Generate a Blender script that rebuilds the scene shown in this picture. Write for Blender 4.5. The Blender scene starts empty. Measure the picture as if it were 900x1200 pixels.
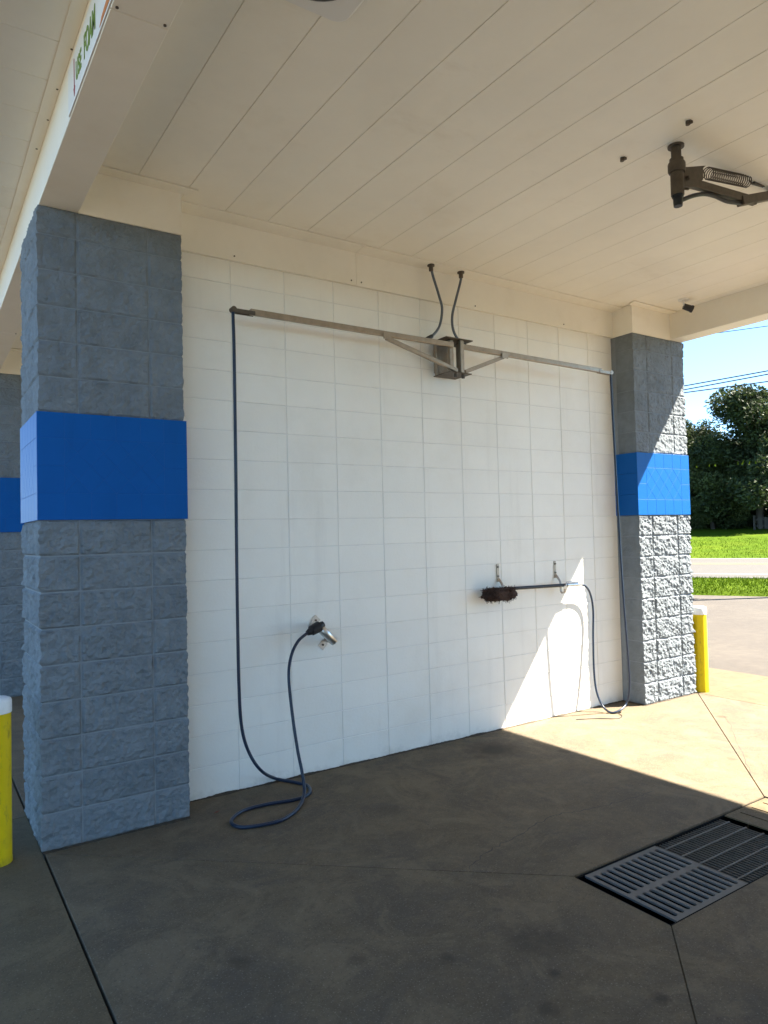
import bpy, bmesh, math, random
from mathutils import Vector, Matrix, noise

# ------------------------------------------------------------------ camera, sky, sun, exposure
S = bpy.context.scene
COL = S.collection
CAM_POS = Vector((-1.8293, -4.5958, 1.7047))
YAW, PITCH, ROLL, FPX = 0.5869, 0.0312, -0.0245, 830.09      # fitted on the block coursing (900 x 1200 photo)
_fw = Vector((math.sin(YAW)*math.cos(PITCH), math.cos(YAW)*math.cos(PITCH), math.sin(PITCH)))
_rt = Vector((math.cos(YAW), -math.sin(YAW), 0)); _up = _rt.cross(_fw)
_r2 = math.cos(ROLL)*_rt + math.sin(ROLL)*_up; _u2 = -math.sin(ROLL)*_rt + math.cos(ROLL)*_up
cd = bpy.data.cameras.new('camera'); cam = bpy.data.objects.new('camera', cd); COL.objects.link(cam)
cd.sensor_fit = 'HORIZONTAL'; cd.sensor_width = 36.0; cd.lens = FPX/900*36.0
cd.clip_start = 0.02; cd.clip_end = 6000
m4 = Matrix((( _r2.x, _u2.x, -_fw.x, CAM_POS.x), (_r2.y, _u2.y, -_fw.y, CAM_POS.y), (_r2.z, _u2.z, -_fw.z, CAM_POS.z), (0, 0, 0, 1)))
cam.matrix_world = m4
S.camera = cam

TO_SUN = Vector((0.525, -0.275, 0.686)).normalized()
w = bpy.data.worlds.new('World'); S.world = w; w.use_nodes = True
nt = w.node_tree; nt.nodes.clear()
sky = nt.nodes.new('ShaderNodeTexSky'); sky.sky_type = 'NISHITA'; sky.sun_disc = False
sky.sun_elevation = math.asin(TO_SUN.z); sky.sun_rotation = math.atan2(TO_SUN.x, TO_SUN.y)
sky.air_density = 0.5; sky.dust_density = 0.0; sky.ozone_density = 1.2; sky.altitude = 2000
bg = nt.nodes.new('ShaderNodeBackground'); bg.inputs['Strength'].default_value = 0.094
wo = nt.nodes.new('ShaderNodeOutputWorld')
wb_ = nt.nodes.new('ShaderNodeMix'); wb_.data_type = 'RGBA'; wb_.blend_type = 'MULTIPLY'; wb_.inputs[0].default_value = 1.0; wb_.inputs[7].default_value = (0.76, 0.86, 0.79, 1)   # white balance of the whole sky
nt.links.new(sky.outputs[0], wb_.inputs[6]); nt.links.new(wb_.outputs[2], bg.inputs[0]); nt.links.new(bg.outputs[0], wo.inputs[0])
sl = bpy.data.lights.new('sun', 'SUN'); sl.energy = 4.0; sl.angle = math.radians(0.53); sl.color = (1.0, 0.92, 0.79)
sun = bpy.data.objects.new('sun', sl); COL.objects.link(sun)
sun.rotation_euler = TO_SUN.to_track_quat('Z', 'Y').to_euler(); sun.location = (20, -12, 30)
vs = S.view_settings
vs.view_transform = 'Standard'; vs.look = 'None'; vs.gamma = 1.0; vs.use_curve_mapping = False
vs.exposure = 3.15
S.cycles.diffuse_bounces = 8; S.cycles.max_bounces = 12

def ray(px, py):
    return _r2*((px-450)/FPX) + _u2*((600-py)/FPX) + _fw
def at(px, py, ax, val):
    d = ray(px, py); t = (val-CAM_POS[ax])/d[ax]; return CAM_POS + d*t
def atn(px, py, nrm, dist):
    d = ray(px, py); nrm = Vector(nrm); t = (dist-nrm.dot(CAM_POS))/nrm.dot(d); return CAM_POS + d*t

# ------------------------------------------------------------------ materials
MATS = {}
def mat(name, col, rough=0.6, var=0.0, vscale=3.0, bump=0.0, bscale=60.0, metal=0.0, obj_rand=0.0, col2=None,
        c2scale=1.0, c2lo=0.45, c2hi=0.65, bdist=0.01, spec=0.5, bump2=0.0, b2scale=300.0, translucent=0.0):
    if name in MATS: return MATS[name]
    m = bpy.data.materials.new(name); m.use_nodes = True; MATS[name] = m
    n = m.node_tree; N = n.nodes; L = n.links
    b = N['Principled BSDF']
    b.inputs['Roughness'].default_value = rough; b.inputs['Metallic'].default_value = metal
    b.inputs['Specular IOR Level'].default_value = spec
    geo = N.new('ShaderNodeNewGeometry')
    cur = None
    def rgb(c):
        r = N.new('ShaderNodeRGB'); r.outputs[0].default_value = (*c, 1); return r.outputs[0]
    cur = rgb(col)
    if col2:
        t = N.new('ShaderNodeTexNoise'); t.inputs['Scale'].default_value = c2scale; t.inputs['Detail'].default_value = 6; t.inputs['Roughness'].default_value = 0.65
        L.new(geo.outputs['Position'], t.inputs['Vector'])
        r = N.new('ShaderNodeMapRange'); r.inputs[1].default_value = c2lo; r.inputs[2].default_value = c2hi; L.new(t.outputs[0], r.inputs[0])
        mx = N.new('ShaderNodeMix'); mx.data_type = 'RGBA'; L.new(r.outputs[0], mx.inputs[0]); L.new(cur, mx.inputs[6]); L.new(rgb(col2), mx.inputs[7]); cur = mx.outputs[2]
    if var or obj_rand:
        hv = N.new('ShaderNodeHueSaturation'); L.new(cur, hv.inputs['Color']); cur = hv.outputs[0]
        val = None
        if var:
            t = N.new('ShaderNodeTexNoise'); t.inputs['Scale'].default_value = vscale; t.inputs['Detail'].default_value = 8; t.inputs['Roughness'].default_value = 0.7
            L.new(geo.outputs['Position'], t.inputs['Vector'])
            r = N.new('ShaderNodeMapRange'); r.inputs[1].default_value = 0.25; r.inputs[2].default_value = 0.75; r.inputs[3].default_value = 1-var; r.inputs[4].default_value = 1+var
            L.new(t.outputs[0], r.inputs[0]); val = r.outputs[0]
        if obj_rand:
            oi = N.new('ShaderNodeObjectInfo')
            r = N.new('ShaderNodeMapRange'); r.inputs[3].default_value = 1-obj_rand; r.inputs[4].default_value = 1+obj_rand; L.new(oi.outputs['Random'], r.inputs[0])
            if val is None: val = r.outputs[0]
            else:
                mm = N.new('ShaderNodeMath'); mm.operation = 'MULTIPLY'; L.new(val, mm.inputs[0]); L.new(r.outputs[0], mm.inputs[1]); val = mm.outputs[0]
        L.new(val, hv.inputs['Value'])
    L.new(cur, b.inputs['Base Color'])
    if bump:
        t = N.new('ShaderNodeTexNoise'); t.inputs['Scale'].default_value = bscale; t.inputs['Detail'].default_value = 5; t.inputs['Roughness'].default_value = 0.65
        L.new(geo.outputs['Position'], t.inputs['Vector'])
        bp = N.new('ShaderNodeBump'); bp.inputs['Strength'].default_value = bump; bp.inputs['Distance'].default_value = bdist
        L.new(t.outputs[0], bp.inputs['Height']); L.new(bp.outputs[0], b.inputs['Normal'])
        if bump2:
            t2 = N.new('ShaderNodeTexNoise'); t2.inputs['Scale'].default_value = b2scale; t2.inputs['Detail'].default_value = 3
            L.new(geo.outputs['Position'], t2.inputs['Vector'])
            b2 = N.new('ShaderNodeBump'); b2.inputs['Strength'].default_value = bump2; b2.inputs['Distance'].default_value = 0.003
            L.new(t2.outputs[0], b2.inputs['Height']); L.new(b2.outputs[0], bp.inputs['Normal'])
    if translucent:
        tr = N.new('ShaderNodeBsdfTranslucent'); L.new(cur, tr.inputs[0]); ms = N.new('ShaderNodeMixShader'); ms.inputs[0].default_value = translucent
        L.new(b.outputs[0], ms.inputs[1]); L.new(tr.outputs[0], ms.inputs[2]); L.new(ms.outputs[0], N['Material Output'].inputs[0])
    return m

def weather(name, col, streak=(9.0, 9.0, 0.5), lo=0.55, hi=0.8, amt=0.5, foot=None):
    """dirt runs (noise stretched along z) and, with foot, splashed dirt of noisy height near the floor"""
    m = MATS[name]; n = m.node_tree; N = n.nodes; L = n.links; b = N['Principled BSDF']
    src = b.inputs['Base Color'].links[0].from_socket
    geo = N.new('ShaderNodeNewGeometry'); mp = N.new('ShaderNodeMapping'); mp.inputs['Scale'].default_value = streak; L.new(geo.outputs['Position'], mp.inputs['Vector'])
    t = N.new('ShaderNodeTexNoise'); t.inputs['Scale'].default_value = 1.0; t.inputs['Detail'].default_value = 7; t.inputs['Roughness'].default_value = 0.68; L.new(mp.outputs[0], t.inputs['Vector'])
    r = N.new('ShaderNodeMapRange'); r.inputs[1].default_value = lo; r.inputs[2].default_value = hi; r.inputs[4].default_value = amt; L.new(t.outputs[0], r.inputs[0])
    fac = r.outputs[0]
    if foot:
        sp_ = N.new('ShaderNodeSeparateXYZ'); L.new(geo.outputs['Position'], sp_.inputs[0])
        t2 = N.new('ShaderNodeTexNoise'); t2.inputs['Scale'].default_value = 7; t2.inputs['Detail'].default_value = 8; t2.inputs['Roughness'].default_value = 0.7; L.new(geo.outputs['Position'], t2.inputs['Vector'])
        ma = N.new('ShaderNodeMath'); ma.operation = 'MULTIPLY_ADD'; L.new(t2.outputs[0], ma.inputs[0]); ma.inputs[1].default_value = -2.2*foot; L.new(sp_.outputs[2], ma.inputs[2])
        r2 = N.new('ShaderNodeMapRange'); r2.inputs[1].default_value = -1.25*foot; r2.inputs[2].default_value = -0.75*foot; r2.inputs[3].default_value = 0.55; r2.inputs[4].default_value = 0.0; L.new(ma.outputs[0], r2.inputs[0])
        mxx = N.new('ShaderNodeMath'); mxx.operation = 'MAXIMUM'; L.new(fac, mxx.inputs[0]); L.new(r2.outputs[0], mxx.inputs[1]); fac = mxx.outputs[0]
    mx = N.new('ShaderNodeMix'); mx.data_type = 'RGBA'; L.new(fac, mx.inputs[0]); L.new(src, mx.inputs[6]); mx.inputs[7].default_value = (*col, 1)
    L.new(mx.outputs[2], b.inputs['Base Color'])

def concrete_mat(name, base, dark, speck, stain_amt=0.8, blobs=()):
    m = bpy.data.materials.new(name); m.use_nodes = True; MATS[name] = m
    n = m.node_tree; N = n.nodes; L = n.links; b = N['Principled BSDF']
    b.inputs['Roughness'].default_value = 0.85; b.inputs['Specular IOR Level'].default_value = 0.25
    geo = N.new('ShaderNodeNewGeometry')
    def nz(scale, det=6, ro=0.6, dist=0.0):
        t = N.new('ShaderNodeTexNoise'); t.inputs['Scale'].default_value = scale; t.inputs['Detail'].default_value = det
        t.inputs['Roughness'].default_value = ro; t.inputs['Distortion'].default_value = dist
        L.new(geo.outputs['Position'], t.inputs['Vector']); return t.outputs[0]
    def rng(s, a, c, lo=0.0, hi=1.0):
        r = N.new('ShaderNodeMapRange'); r.inputs[1].default_value = a; r.inputs[2].default_value = c; r.inputs[3].default_value = lo; r.inputs[4].default_value = hi
        L.new(s, r.inputs[0]); return r.outputs[0]
    def mixc(fac, a, c, mode='MIX'):
        x = N.new('ShaderNodeMix'); x.data_type = 'RGBA'; x.blend_type = mode
        L.new(fac, x.inputs[0])
        for i, s in ((6, a), (7, c)):
            if isinstance(s, tuple): x.inputs[i].default_value = (*s, 1)
            else: L.new(s, x.inputs[i])
        return x.outputs[2]
    c = mixc(rng(nz(1.3, 10, 0.74, 0.9), 0.41, 0.60, 0, stain_amt), base, dark)
    c = mixc(rng(nz(4.5, 10, 0.78, 0.9), 0.44, 0.64, 0, 0.6), c, tuple(x*0.62 for x in base))
    c = mixc(rng(nz(1.9, 9, 0.72, 1.6), 0.50, 0.62, 0, 0.55), c, tuple(min(1, x*1.28) for x in base))
    c = mixc(rng(nz(26, 6, 0.75), 0.48, 0.76, 0, 0.4), c, tuple(min(1, x*1.3) for x in base))
    c = mixc(rng(nz(48, 5, 0.75), 0.50, 0.70, 0, 0.32), c, tuple(x*0.5 for x in base))
    c = mixc(rng(nz(120, 2, 0.5), 0.62, 0.70, 0, 0.5), c, speck)
    c = mixc(rng(nz(85, 2, 0.5), 0.30, 0.38, 0.45, 0.0), c, tuple(x*0.35 for x in base))
    # stains with a place and shape of their own
    for bx_, by_, br_, ba_ in blobs:
        dm = N.new('ShaderNodeVectorMath'); dm.operation = 'DISTANCE'; dm.inputs[1].default_value = (bx_, by_, 0); L.new(geo.outputs['Position'], dm.inputs[0])
        ad = N.new('ShaderNodeMath'); ad.operation = 'MULTIPLY_ADD'; L.new(nz(5.0/br_*0.3, 6, 0.7, 0.5), ad.inputs[0]); ad.inputs[1].default_value = br_*1.6; L.new(dm.outputs['Value'], ad.inputs[2])
        c = mixc(rng(ad.outputs[0], br_*1.1, br_*1.9, ba_, 0.0), c, tuple(x*0.42 for x in dark))
    # small oily drips
    v = N.new('ShaderNodeTexVoronoi'); v.inputs['Scale'].default_value = 1.35; v.inputs['Randomness'].default_value = 1.0
    wv = N.new('ShaderNodeVectorMath'); wv.operation = 'ADD'
    tn = N.new('ShaderNodeTexNoise'); tn.inputs['Scale'].default_value = 9; L.new(geo.outputs['Position'], tn.inputs['Vector'])
    sc = N.new('ShaderNodeVectorMath'); sc.operation = 'SCALE'; sc.inputs['Scale'].default_value = 0.09; L.new(tn.outputs[1], sc.inputs[0])
    L.new(geo.outputs['Position'], wv.inputs[0]); L.new(sc.outputs[0], wv.inputs[1]); L.new(wv.outputs[0], v.inputs['Vector'])
    c = mixc(rng(v.outputs['Distance'], 0.035, 0.085, 0.55, 0.0), c, tuple(x*0.3 for x in base))
    L.new(c, b.inputs['Base Color'])
    bp = N.new('ShaderNodeBump'); bp.inputs['Strength'].default_value = 0.35; bp.inputs['Distance'].default_value = 0.004
    L.new(nz(160, 4, 0.7), bp.inputs['Height']); L.new(bp.outputs[0], b.inputs['Normal'])
    return m

concrete_mat('bay_concrete', (0.156, 0.120, 0.074), (0.104, 0.085, 0.062), (0.32, 0.28, 0.22), 1.0,
    ((1.95, -0.40, 0.24, 0.85), (0.34, -2.42, 0.16, 0.4), (0.05, -2.75, 0.05, 0.6), (0.42, -2.95, 0.04, 0.7), (0.22, -2.62, 0.035, 0.6), (0.62, -0.9, 0.10, 0.3), (-0.35, -2.1, 0.05, 0.4), (-0.05, -2.3, 0.04, 0.45)))
concrete_mat('apron_concrete', (0.142, 0.105, 0.058), (0.114, 0.088, 0.054), (0.28, 0.23, 0.16), 0.7)
mat('wall_paint', (0.90, 0.87, 0.80), 0.55, var=0.035, vscale=1.6, bump=0.35, bscale=55, bdist=0.004, obj_rand=0.012, bump2=0.3, b2scale=260, spec=0.35,
    col2=(0.84, 0.80, 0.72), c2scale=1.1, c2lo=0.52, c2hi=0.75)
mat('mortar_paint', (0.78, 0.76, 0.72), 0.8, var=0.06, vscale=8)
mat('split_block', (0.178, 0.200, 0.217), 0.85, var=0.2, vscale=9, bump=0.7, bscale=50, bdist=0.010, obj_rand=0.06, bump2=0.7, b2scale=170, spec=0.2)
mat('mortar_grey', (0.235, 0.257, 0.275), 0.9, var=0.1, vscale=20, bump=0.4, bscale=120, bdist=0.003, spec=0.2)
mat('blue_tile', (0.0004, 0.088, 0.33), 0.5, var=0.04, vscale=6, bump=0.12, bscale=80, bdist=0.002, obj_rand=0.015, spec=0.16)
mat('blue_joint', (0.0004, 0.084, 0.32), 0.6)
mat('cream_metal', (0.905, 0.86, 0.755), 0.42, var=0.05, vscale=1.2, bump=0.06, bscale=8, bdist=0.01, obj_rand=0.012, spec=0.4,
    col2=(0.85, 0.79, 0.67), c2scale=1.6, c2lo=0.55, c2hi=0.8)
mat('dark_gap', (0.05, 0.045, 0.04), 0.9)
mat('pit_black', (0.006, 0.006, 0.006), 0.9, spec=0.1)
mat('steel', (0.36, 0.30, 0.235), 0.42, metal=0.75, var=0.25, vscale=14, bump=0.1, bscale=90, bdist=0.002)
mat('dark_steel', (0.105, 0.086, 0.066), 0.55, metal=0.4, var=0.3, vscale=20, bump=0.15, bscale=90, bdist=0.002)
mat('bright_steel', (0.62, 0.61, 0.59), 0.33, metal=0.9, var=0.15, vscale=20)
mat('grate_steel', (0.10, 0.088, 0.072), 0.85, spec=0.15, var=0.3, vscale=20)
mat('cast_iron', (0.175, 0.165, 0.15), 0.85, metal=0.0, spec=0.12, var=0.22, vscale=10, bump=0.3, bscale=150, bdist=0.002)
mat('black_rubber', (0.012, 0.013, 0.016), 0.45, spec=0.4)
mat('hose_blue', (0.006, 0.018, 0.045), 0.4, var=0.15, vscale=10, spec=0.5)
mat('hose_grey', (0.10, 0.125, 0.155), 0.38, var=0.2, vscale=10, spec=0.5)
mat('bristle', (0.045, 0.020, 0.012), 0.85, var=0.4, vscale=60)
mat('yellow_plastic', (0.70, 0.50, 0.004), 0.5, var=0.05, vscale=9, bump=0.05, bscale=30, spec=0.2, col2=(0.58, 0.41, 0.01), c2scale=6, c2lo=0.6, c2hi=0.85)
mat('white_cap', (0.80, 0.79, 0.76), 0.5, var=0.06, vscale=12)
mat('white_plastic', (0.80, 0.78, 0.74), 0.4)
mat('lens_glass', (0.35, 0.36, 0.36), 0.15, spec=0.6)
mat('black_plastic', (0.02, 0.02, 0.022), 0.35)
mat('sign_white', (0.80, 0.79, 0.76), 0.4)
mat('sign_green', (0.16, 0.26, 0.03), 0.5)
mat('sign_red', (0.36, 0.03, 0.04), 0.5)
mat('sign_orange', (0.60, 0.20, 0.05), 0.5)
mat('sign_navy', (0.02, 0.035, 0.11), 0.5)
mat('asphalt_lot', (0.062, 0.051, 0.040), 0.9, var=0.22, vscale=6, bump=0.6, bscale=90, bdist=0.01, col2=(0.082, 0.068, 0.052), c2scale=0.7, c2lo=0.45, c2hi=0.7)
mat('asphalt_road', (0.068, 0.062, 0.055), 0.9, var=0.15, vscale=2.5, bump=0.5, bscale=70, bdist=0.01)
mat('road_white', (0.16, 0.155, 0.145), 0.7, var=0.12, vscale=5)
mat('road_yellow', (0.22, 0.17, 0.08), 0.7, var=0.12, vscale=5)
mat('grass', (0.052, 0.092, 0.003), 0.9, var=0.35, vscale=1.4, bump=0.8, bscale=14, bdist=0.06, col2=(0.070, 0.106, 0.005), c2scale=0.35, spec=0.05)
mat('grass_blade', (0.062, 0.105, 0.004), 0.8, var=0.3, vscale=2, spec=0.05, translucent=0.25)
mat('soil', (0.06, 0.05, 0.04), 0.95)
mat('leaf', (0.034, 0.048, 0.016), 0.6, var=0.7, vscale=0.55, spec=0.25, translucent=0.22)
mat('leaf_light', (0.062, 0.078, 0.024), 0.6, var=0.6, vscale=0.9, spec=0.25, translucent=0.25)
mat('bark', (0.07, 0.055, 0.042), 0.9, var=0.3, vscale=4, bump=0.6, bscale=12, bdist=0.03)
mat('wood_grey', (0.045, 0.036, 0.028), 0.85, var=0.2, vscale=3)
mat('roof_metal', (0.30, 0.31, 0.33), 0.5, var=0.08, vscale=1)
mat('wire', (0.012, 0.012, 0.013), 0.6)
mat('rust_stain', (0.19, 0.055, 0.03), 0.9)

weather('wall_paint', (0.60, 0.57, 0.52), (5.0, 5.0, 0.35), 0.56, 0.80, 0.30, foot=0.15)
weather('mortar_paint', (0.42, 0.39, 0.34), (5.0, 5.0, 0.6), 0.5, 0.75, 0.7)
weather('yellow_plastic', (0.22, 0.16, 0.03), (24.0, 24.0, 9.0), 0.55, 0.68, 0.6, foot=0.10)
weather('white_cap', (0.45, 0.43, 0.38), (20.0, 20.0, 6.0), 0.55, 0.75, 0.5)
weather('split_block', (0.12, 0.115, 0.10), (4.0, 4.0, 0.7), 0.58, 0.8, 0.4, foot=0.07)
weather('blue_tile', (0.001, 0.07, 0.25), (9.0, 9.0, 1.2), 0.56, 0.8, 0.5)
weather('cream_metal', (0.66, 0.58, 0.46), (1.1, 3.0, 1.5), 0.60, 0.82, 0.45)

# ------------------------------------------------------------------ object helpers
WORLD = {}
def tag(o, label=None, cat=None, group=None, kind=None):
    if label: o['label'] = label
    if cat: o['category'] = cat
    if group: o['group'] = group
    if kind: o['kind'] = kind
    return o
def empty(name, loc=(0, 0, 0), rotz=0.0):
    o = bpy.data.objects.new(name, None); COL.objects.link(o); o.location = loc; o.rotation_euler = (0, 0, rotz)
    o.empty_display_size = 0.1; WORLD[o] = Vector(loc); return o
def put(name, me, parent=None, loc=(0, 0, 0), local=False, rotz=0.0):
    """link mesh; loc is a world position (unrotated parents) unless local"""
    o = bpy.data.objects.new(name, me); COL.objects.link(o)
    loc = Vector(loc)
    if parent is not None:
        o.parent = parent
        o.location = loc if local else loc - WORLD.get(parent, Vector((0, 0, 0)))
    else: o.location = loc
    o.rotation_euler = (0, 0, rotz)
    WORLD[o] = (WORLD.get(parent, Vector()) + loc) if (local and parent is not None) else loc
    return o
class MB:
    def __init__(s): s.v = []; s.f = []; s.mi = []; s.smooth = []
    def add(s, vs, fs, sm=False):
        k = len(s.v); s.v += [tuple(p) for p in vs]; s.f += [tuple(i+k for i in f) for f in fs]; s.smooth += [sm]*len(fs)
    def box(s, lo, hi, M=None):
        x0, y0, z0 = lo; x1, y1, z1 = hi
        vs = [Vector(p) for p in ((x0,y0,z0),(x1,y0,z0),(x1,y1,z0),(x0,y1,z0),(x0,y0,z1),(x1,y0,z1),(x1,y1,z1),(x0,y1,z1))]
        if M is not None: vs = [M @ p for p in vs]
        s.add(vs, [(0,3,2,1),(4,5,6,7),(0,1,5,4),(1,2,6,5),(2,3,7,6),(3,0,4,7)])
    def cbox(s, lo, hi, c=0.004, M=None):
        """box with chamfered edges"""
        x0, y0, z0 = lo; x1, y1, z1 = hi
        bm = bmesh.new(); bmesh.ops.create_cube(bm, size=1)
        for v in bm.verts: v.co = Vector((x0 if v.co.x < 0 else x1, y0 if v.co.y < 0 else y1, z0 if v.co.z < 0 else z1))
        bmesh.ops.bevel(bm, geom=bm.edges[:], offset=c, segments=1, affect='EDGES')
        s.addbm(bm, M)
    def addbm(s, bm, M=None, sm=False):
        bm.verts.index_update()
        s.add([(M @ v.co) if M is not None else v.co for v in bm.verts], [[v.index for v in f.verts] for f in bm.faces], sm); bm.free()
    def beam(s, a, b, wd, h, c=0.0, up=Vector((0, 0, 1))):
        """rectangular bar a->b, wd sideways, h along up"""
        a = Vector(a); b = Vector(b); d = b-a; L = d.length; x = d.normalized(); y = up.cross(x).normalized(); z = x.cross(y)
        M = Matrix(((x.x, y.x, z.x, a.x), (x.y, y.y, z.y, a.y), (x.z, y.z, z.z, a.z), (0, 0, 0, 1)))
        if c: s.cbox((0, -wd/2, -h/2), (L, wd/2, h/2), c, M)
        else: s.box((0, -wd/2, -h/2), (L, wd/2, h/2), M)
    def cyl(s, a, b, r0, r1=None, n=16, caps=True):
        r1 = r0 if r1 is None else r1
        a = Vector(a); b = Vector(b); d = (b-a).normalized()
        u = d.orthogonal().normalized(); w_ = d.cross(u)
        vs = []
        for p, r in ((a, r0), (b, r1)):
            for i in range(n):
                t = 2*math.pi*i/n; vs.append(p + u*(r*math.cos(t)) + w_*(r*math.sin(t)))
        s.add(vs, [(i, (i+1) % n, n+(i+1) % n, n+i) for i in range(n)], True)
        if caps: s.add(vs, [tuple(range(n-1, -1, -1)), tuple(range(n, 2*n))])
    def tube(s, pts, r, n=8):
        pts = [Vector(p) for p in pts]; k = len(pts)
        rr = r if isinstance(r, (list, tuple)) else [r]*k
        t0 = (pts[1]-pts[0]).normalized(); u = t0.orthogonal().normalized(); vs = []
        for i in range(k):
            t = (pts[min(i+1, k-1)]-pts[max(i-1, 0)]).normalized()
            u = (u - t*u.dot(t)).normalized(); w_ = t.cross(u)
            for j in range(n):
                a = 2*math.pi*j/n; vs.append(pts[i] + (u*math.cos(a) + w_*math.sin(a))*rr[i])
        fs = [(i*n+j, i*n+(j+1) % n, (i+1)*n+(j+1) % n, (i+1)*n+j) for i in range(k-1) for j in range(n)]
        s.add(vs, fs, True)
        s.add(vs, [tuple(range(n-1, -1, -1)), tuple((k-1)*n+j for j in range(n))])
    def lathe(s, prof, c, n=24):
        c = Vector(c); vs = []
        for r, z in prof:
            for i in range(n):
                t = 2*math.pi*i/n; vs.append(c + Vector((r*math.cos(t), r*math.sin(t), z)))
        k = len(prof)
        s.add(vs, [(a*n+i, a*n+(i+1) % n, (a+1)*n+(i+1) % n, (a+1)*n+i) for a in range(k-1) for i in range(n)], True)
        s.add(vs, [tuple(range(n-1, -1, -1)), tuple((k-1)*n+i for i in range(n))])
    def prism(s, poly, z0, z1, ax='z', M=None):
        n = len(poly)
        def P(p, h):
            return Vector({'z': (p[0], p[1], h), 'y': (p[0], h, p[1]), 'x': (h, p[0], p[1])}[ax])
        vs = [P(p, z0) for p in poly] + [P(p, z1) for p in poly]
        if M is not None: vs = [M @ v for v in vs]
        s.add(vs, [tuple(range(n-1, -1, -1)), tuple(range(n, 2*n))] + [(i, (i+1) % n, n+(i+1) % n, n+i) for i in range(n)])
    def mesh(s, name, m, fix=True):
        me = bpy.data.meshes.new(name); me.from_pydata(s.v, [], s.f)
        for p, sm in zip(me.polygons, s.smooth): p.use_smooth = sm
        if fix:
            bm = bmesh.new(); bm.from_mesh(me); bmesh.ops.recalc_face_normals(bm, faces=bm.faces[:]); bm.to_mesh(me); bm.free()
        me.materials.append(MATS[m]); me.update(); return me
    def build(s, name, m, parent=None, fix=True):
        return put(name, s.mesh(name, m, fix), parent)
def rebase(o, base):
    """move an object's origin to a world point (unrotated, unparented mesh objects)"""
    b = Vector(base); o.data.transform(Matrix.Translation(o.location-b)); o.location = b; WORLD[o] = b; return o
def spline(pts, per=10):
    pts = [Vector(p) for p in pts]; out = []
    P = [pts[0]*2-pts[1]] + pts + [pts[-1]*2-pts[-2]]
    for i in range(1, len(P)-2):
        p0, p1, p2, p3 = P[i-1:i+3]
        for k in range(per):
            t = k/per
            out.append(0.5*((2*p1) + (p2-p0)*t + (2*p0-5*p1+4*p2-p3)*t*t + (3*p1-p0-3*p2+p3)*t**3))
    out.append(pts[-1]); return out
def kids(o): return [c for c in ALLC.get(o, [])]
def copy_tree(o, parent=None):
    c = o.copy(); COL.objects.link(c); c.parent = parent
    for ch in [x for x in bpy.data.objects if x.parent == o]: copy_tree(ch, c)
    return c
rnd = random.Random(11)

# ------------------------------------------------------------------ dimensions
C = 0.2032; BW = 0.4064
CEIL = 3.885; TOP = 3.615                # soffit height, underside of trims and beams / pillar top
PW, PD = 0.813, 0.70                     # pillar plan size
PXL, PXR = -0.8325, 4.4225               # pillar centres
XL, XR = PXL+PW/2, PXR-PW/2              # wall ends
YC = 0.10                                # wall centre line (wall 0..0.2)
PITCHY = 4.82                            # bay width
RN = Vector((0.908, 0.419, 0)); RD = Vector((0.419, -0.908, 0))     # road normal and direction

# ------------------------------------------------------------------ ground, lots, road, lawn
def strip(profile, s0, s1, nseg):
    mb = MB(); vs = []
    for k in range(nseg+1):
        s_ = s0+(s1-s0)*k/nseg
        for n_, z in profile: p = RN*n_ + RD*s_; vs.append((p.x, p.y, z))
    q = len(profile)
    mb.add(vs, [(k*q+i, k*q+i+1, (k+1)*q+i+1, (k+1)*q+i) for k in range(nseg) for i in range(q-1)], True)
    return mb
g = strip([(-3000, -0.7), (15.4, -0.7), (15.75, 0.02), (18, 0.05), (21.6, 0.01), (36.8, 0.01), (41, 0.16), (50, 0.66), (62, 1.42), (80, 2.0), (160, 3.2), (3000, 6)], -2500, 2500, 2)
tag(g.build('ground', 'grass', fix=False), kind='structure')
r = strip([(21.62, 0.03), (36.8, 0.03)], -600, 600, 4); tag(r.build('road', 'asphalt_road', fix=False), kind='structure')
for n0, n1, m_ in ((23.3, 23.75, 'road_white'), (30.4, 30.75, 'road_yellow'), (31.1, 31.45, 'road_yellow'), (35.9, 36.6, 'road_white')):
    r = strip([(n0, 0.036), (n1, 0.036)], -600, 600, 4); tag(r.build('road_marking', m_, fix=False), kind='structure')
mb = MB()
def lot(poly): mb.add([(x, y, -0.02) for x, y in poly], [tuple(range(len(poly)))])
def edge_pt(y): return ((15.8-RN.y*y)/RN.x, y)
lot([(6.165, -80), edge_pt(-80), edge_pt(80), (6.165, 80)])
lot([(-60, -80), (-6.0, -80), (-6.0, 80), (-60, 80)])
lot([(-6.0, -80), (6.165, -80), (6.165, -12.0), (-6.0, -12.0)])
lot([(-6.0, 12.0), (6.165, 12.0), (6.165, 80), (-6.0, 80)])
tag(mb.build('parking_lot', 'asphalt_lot', fix=False), kind='structure')
soil = MB(); soil.add([(-6.0, -12.0, -0.10), (6.165, -12.0, -0.10), (6.165, -3.0, -0.10), (-6.0, -3.0, -0.10)], [(0, 1, 2, 3)])
soil.add([(-6.0, -1.8, -0.10), (6.165, -1.8, -0.10), (6.165, 12.0, -0.10), (-6.0, 12.0, -0.10)], [(0, 1, 2, 3)])
soil.add([(-6.0, -3.0, -0.10), (0.7, -3.0, -0.10), (0.7, -1.8, -0.10), (-6.0, -1.8, -0.10)], [(0, 1, 2, 3)])
soil.add([(2.8, -3.0, -0.10), (6.165, -3.0, -0.10), (6.165, -1.8, -0.10), (2.8, -1.8, -0.10)], [(0, 1, 2, 3)])
tag(soil.build('subsoil', 'soil', fix=False), kind='structure')

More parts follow.
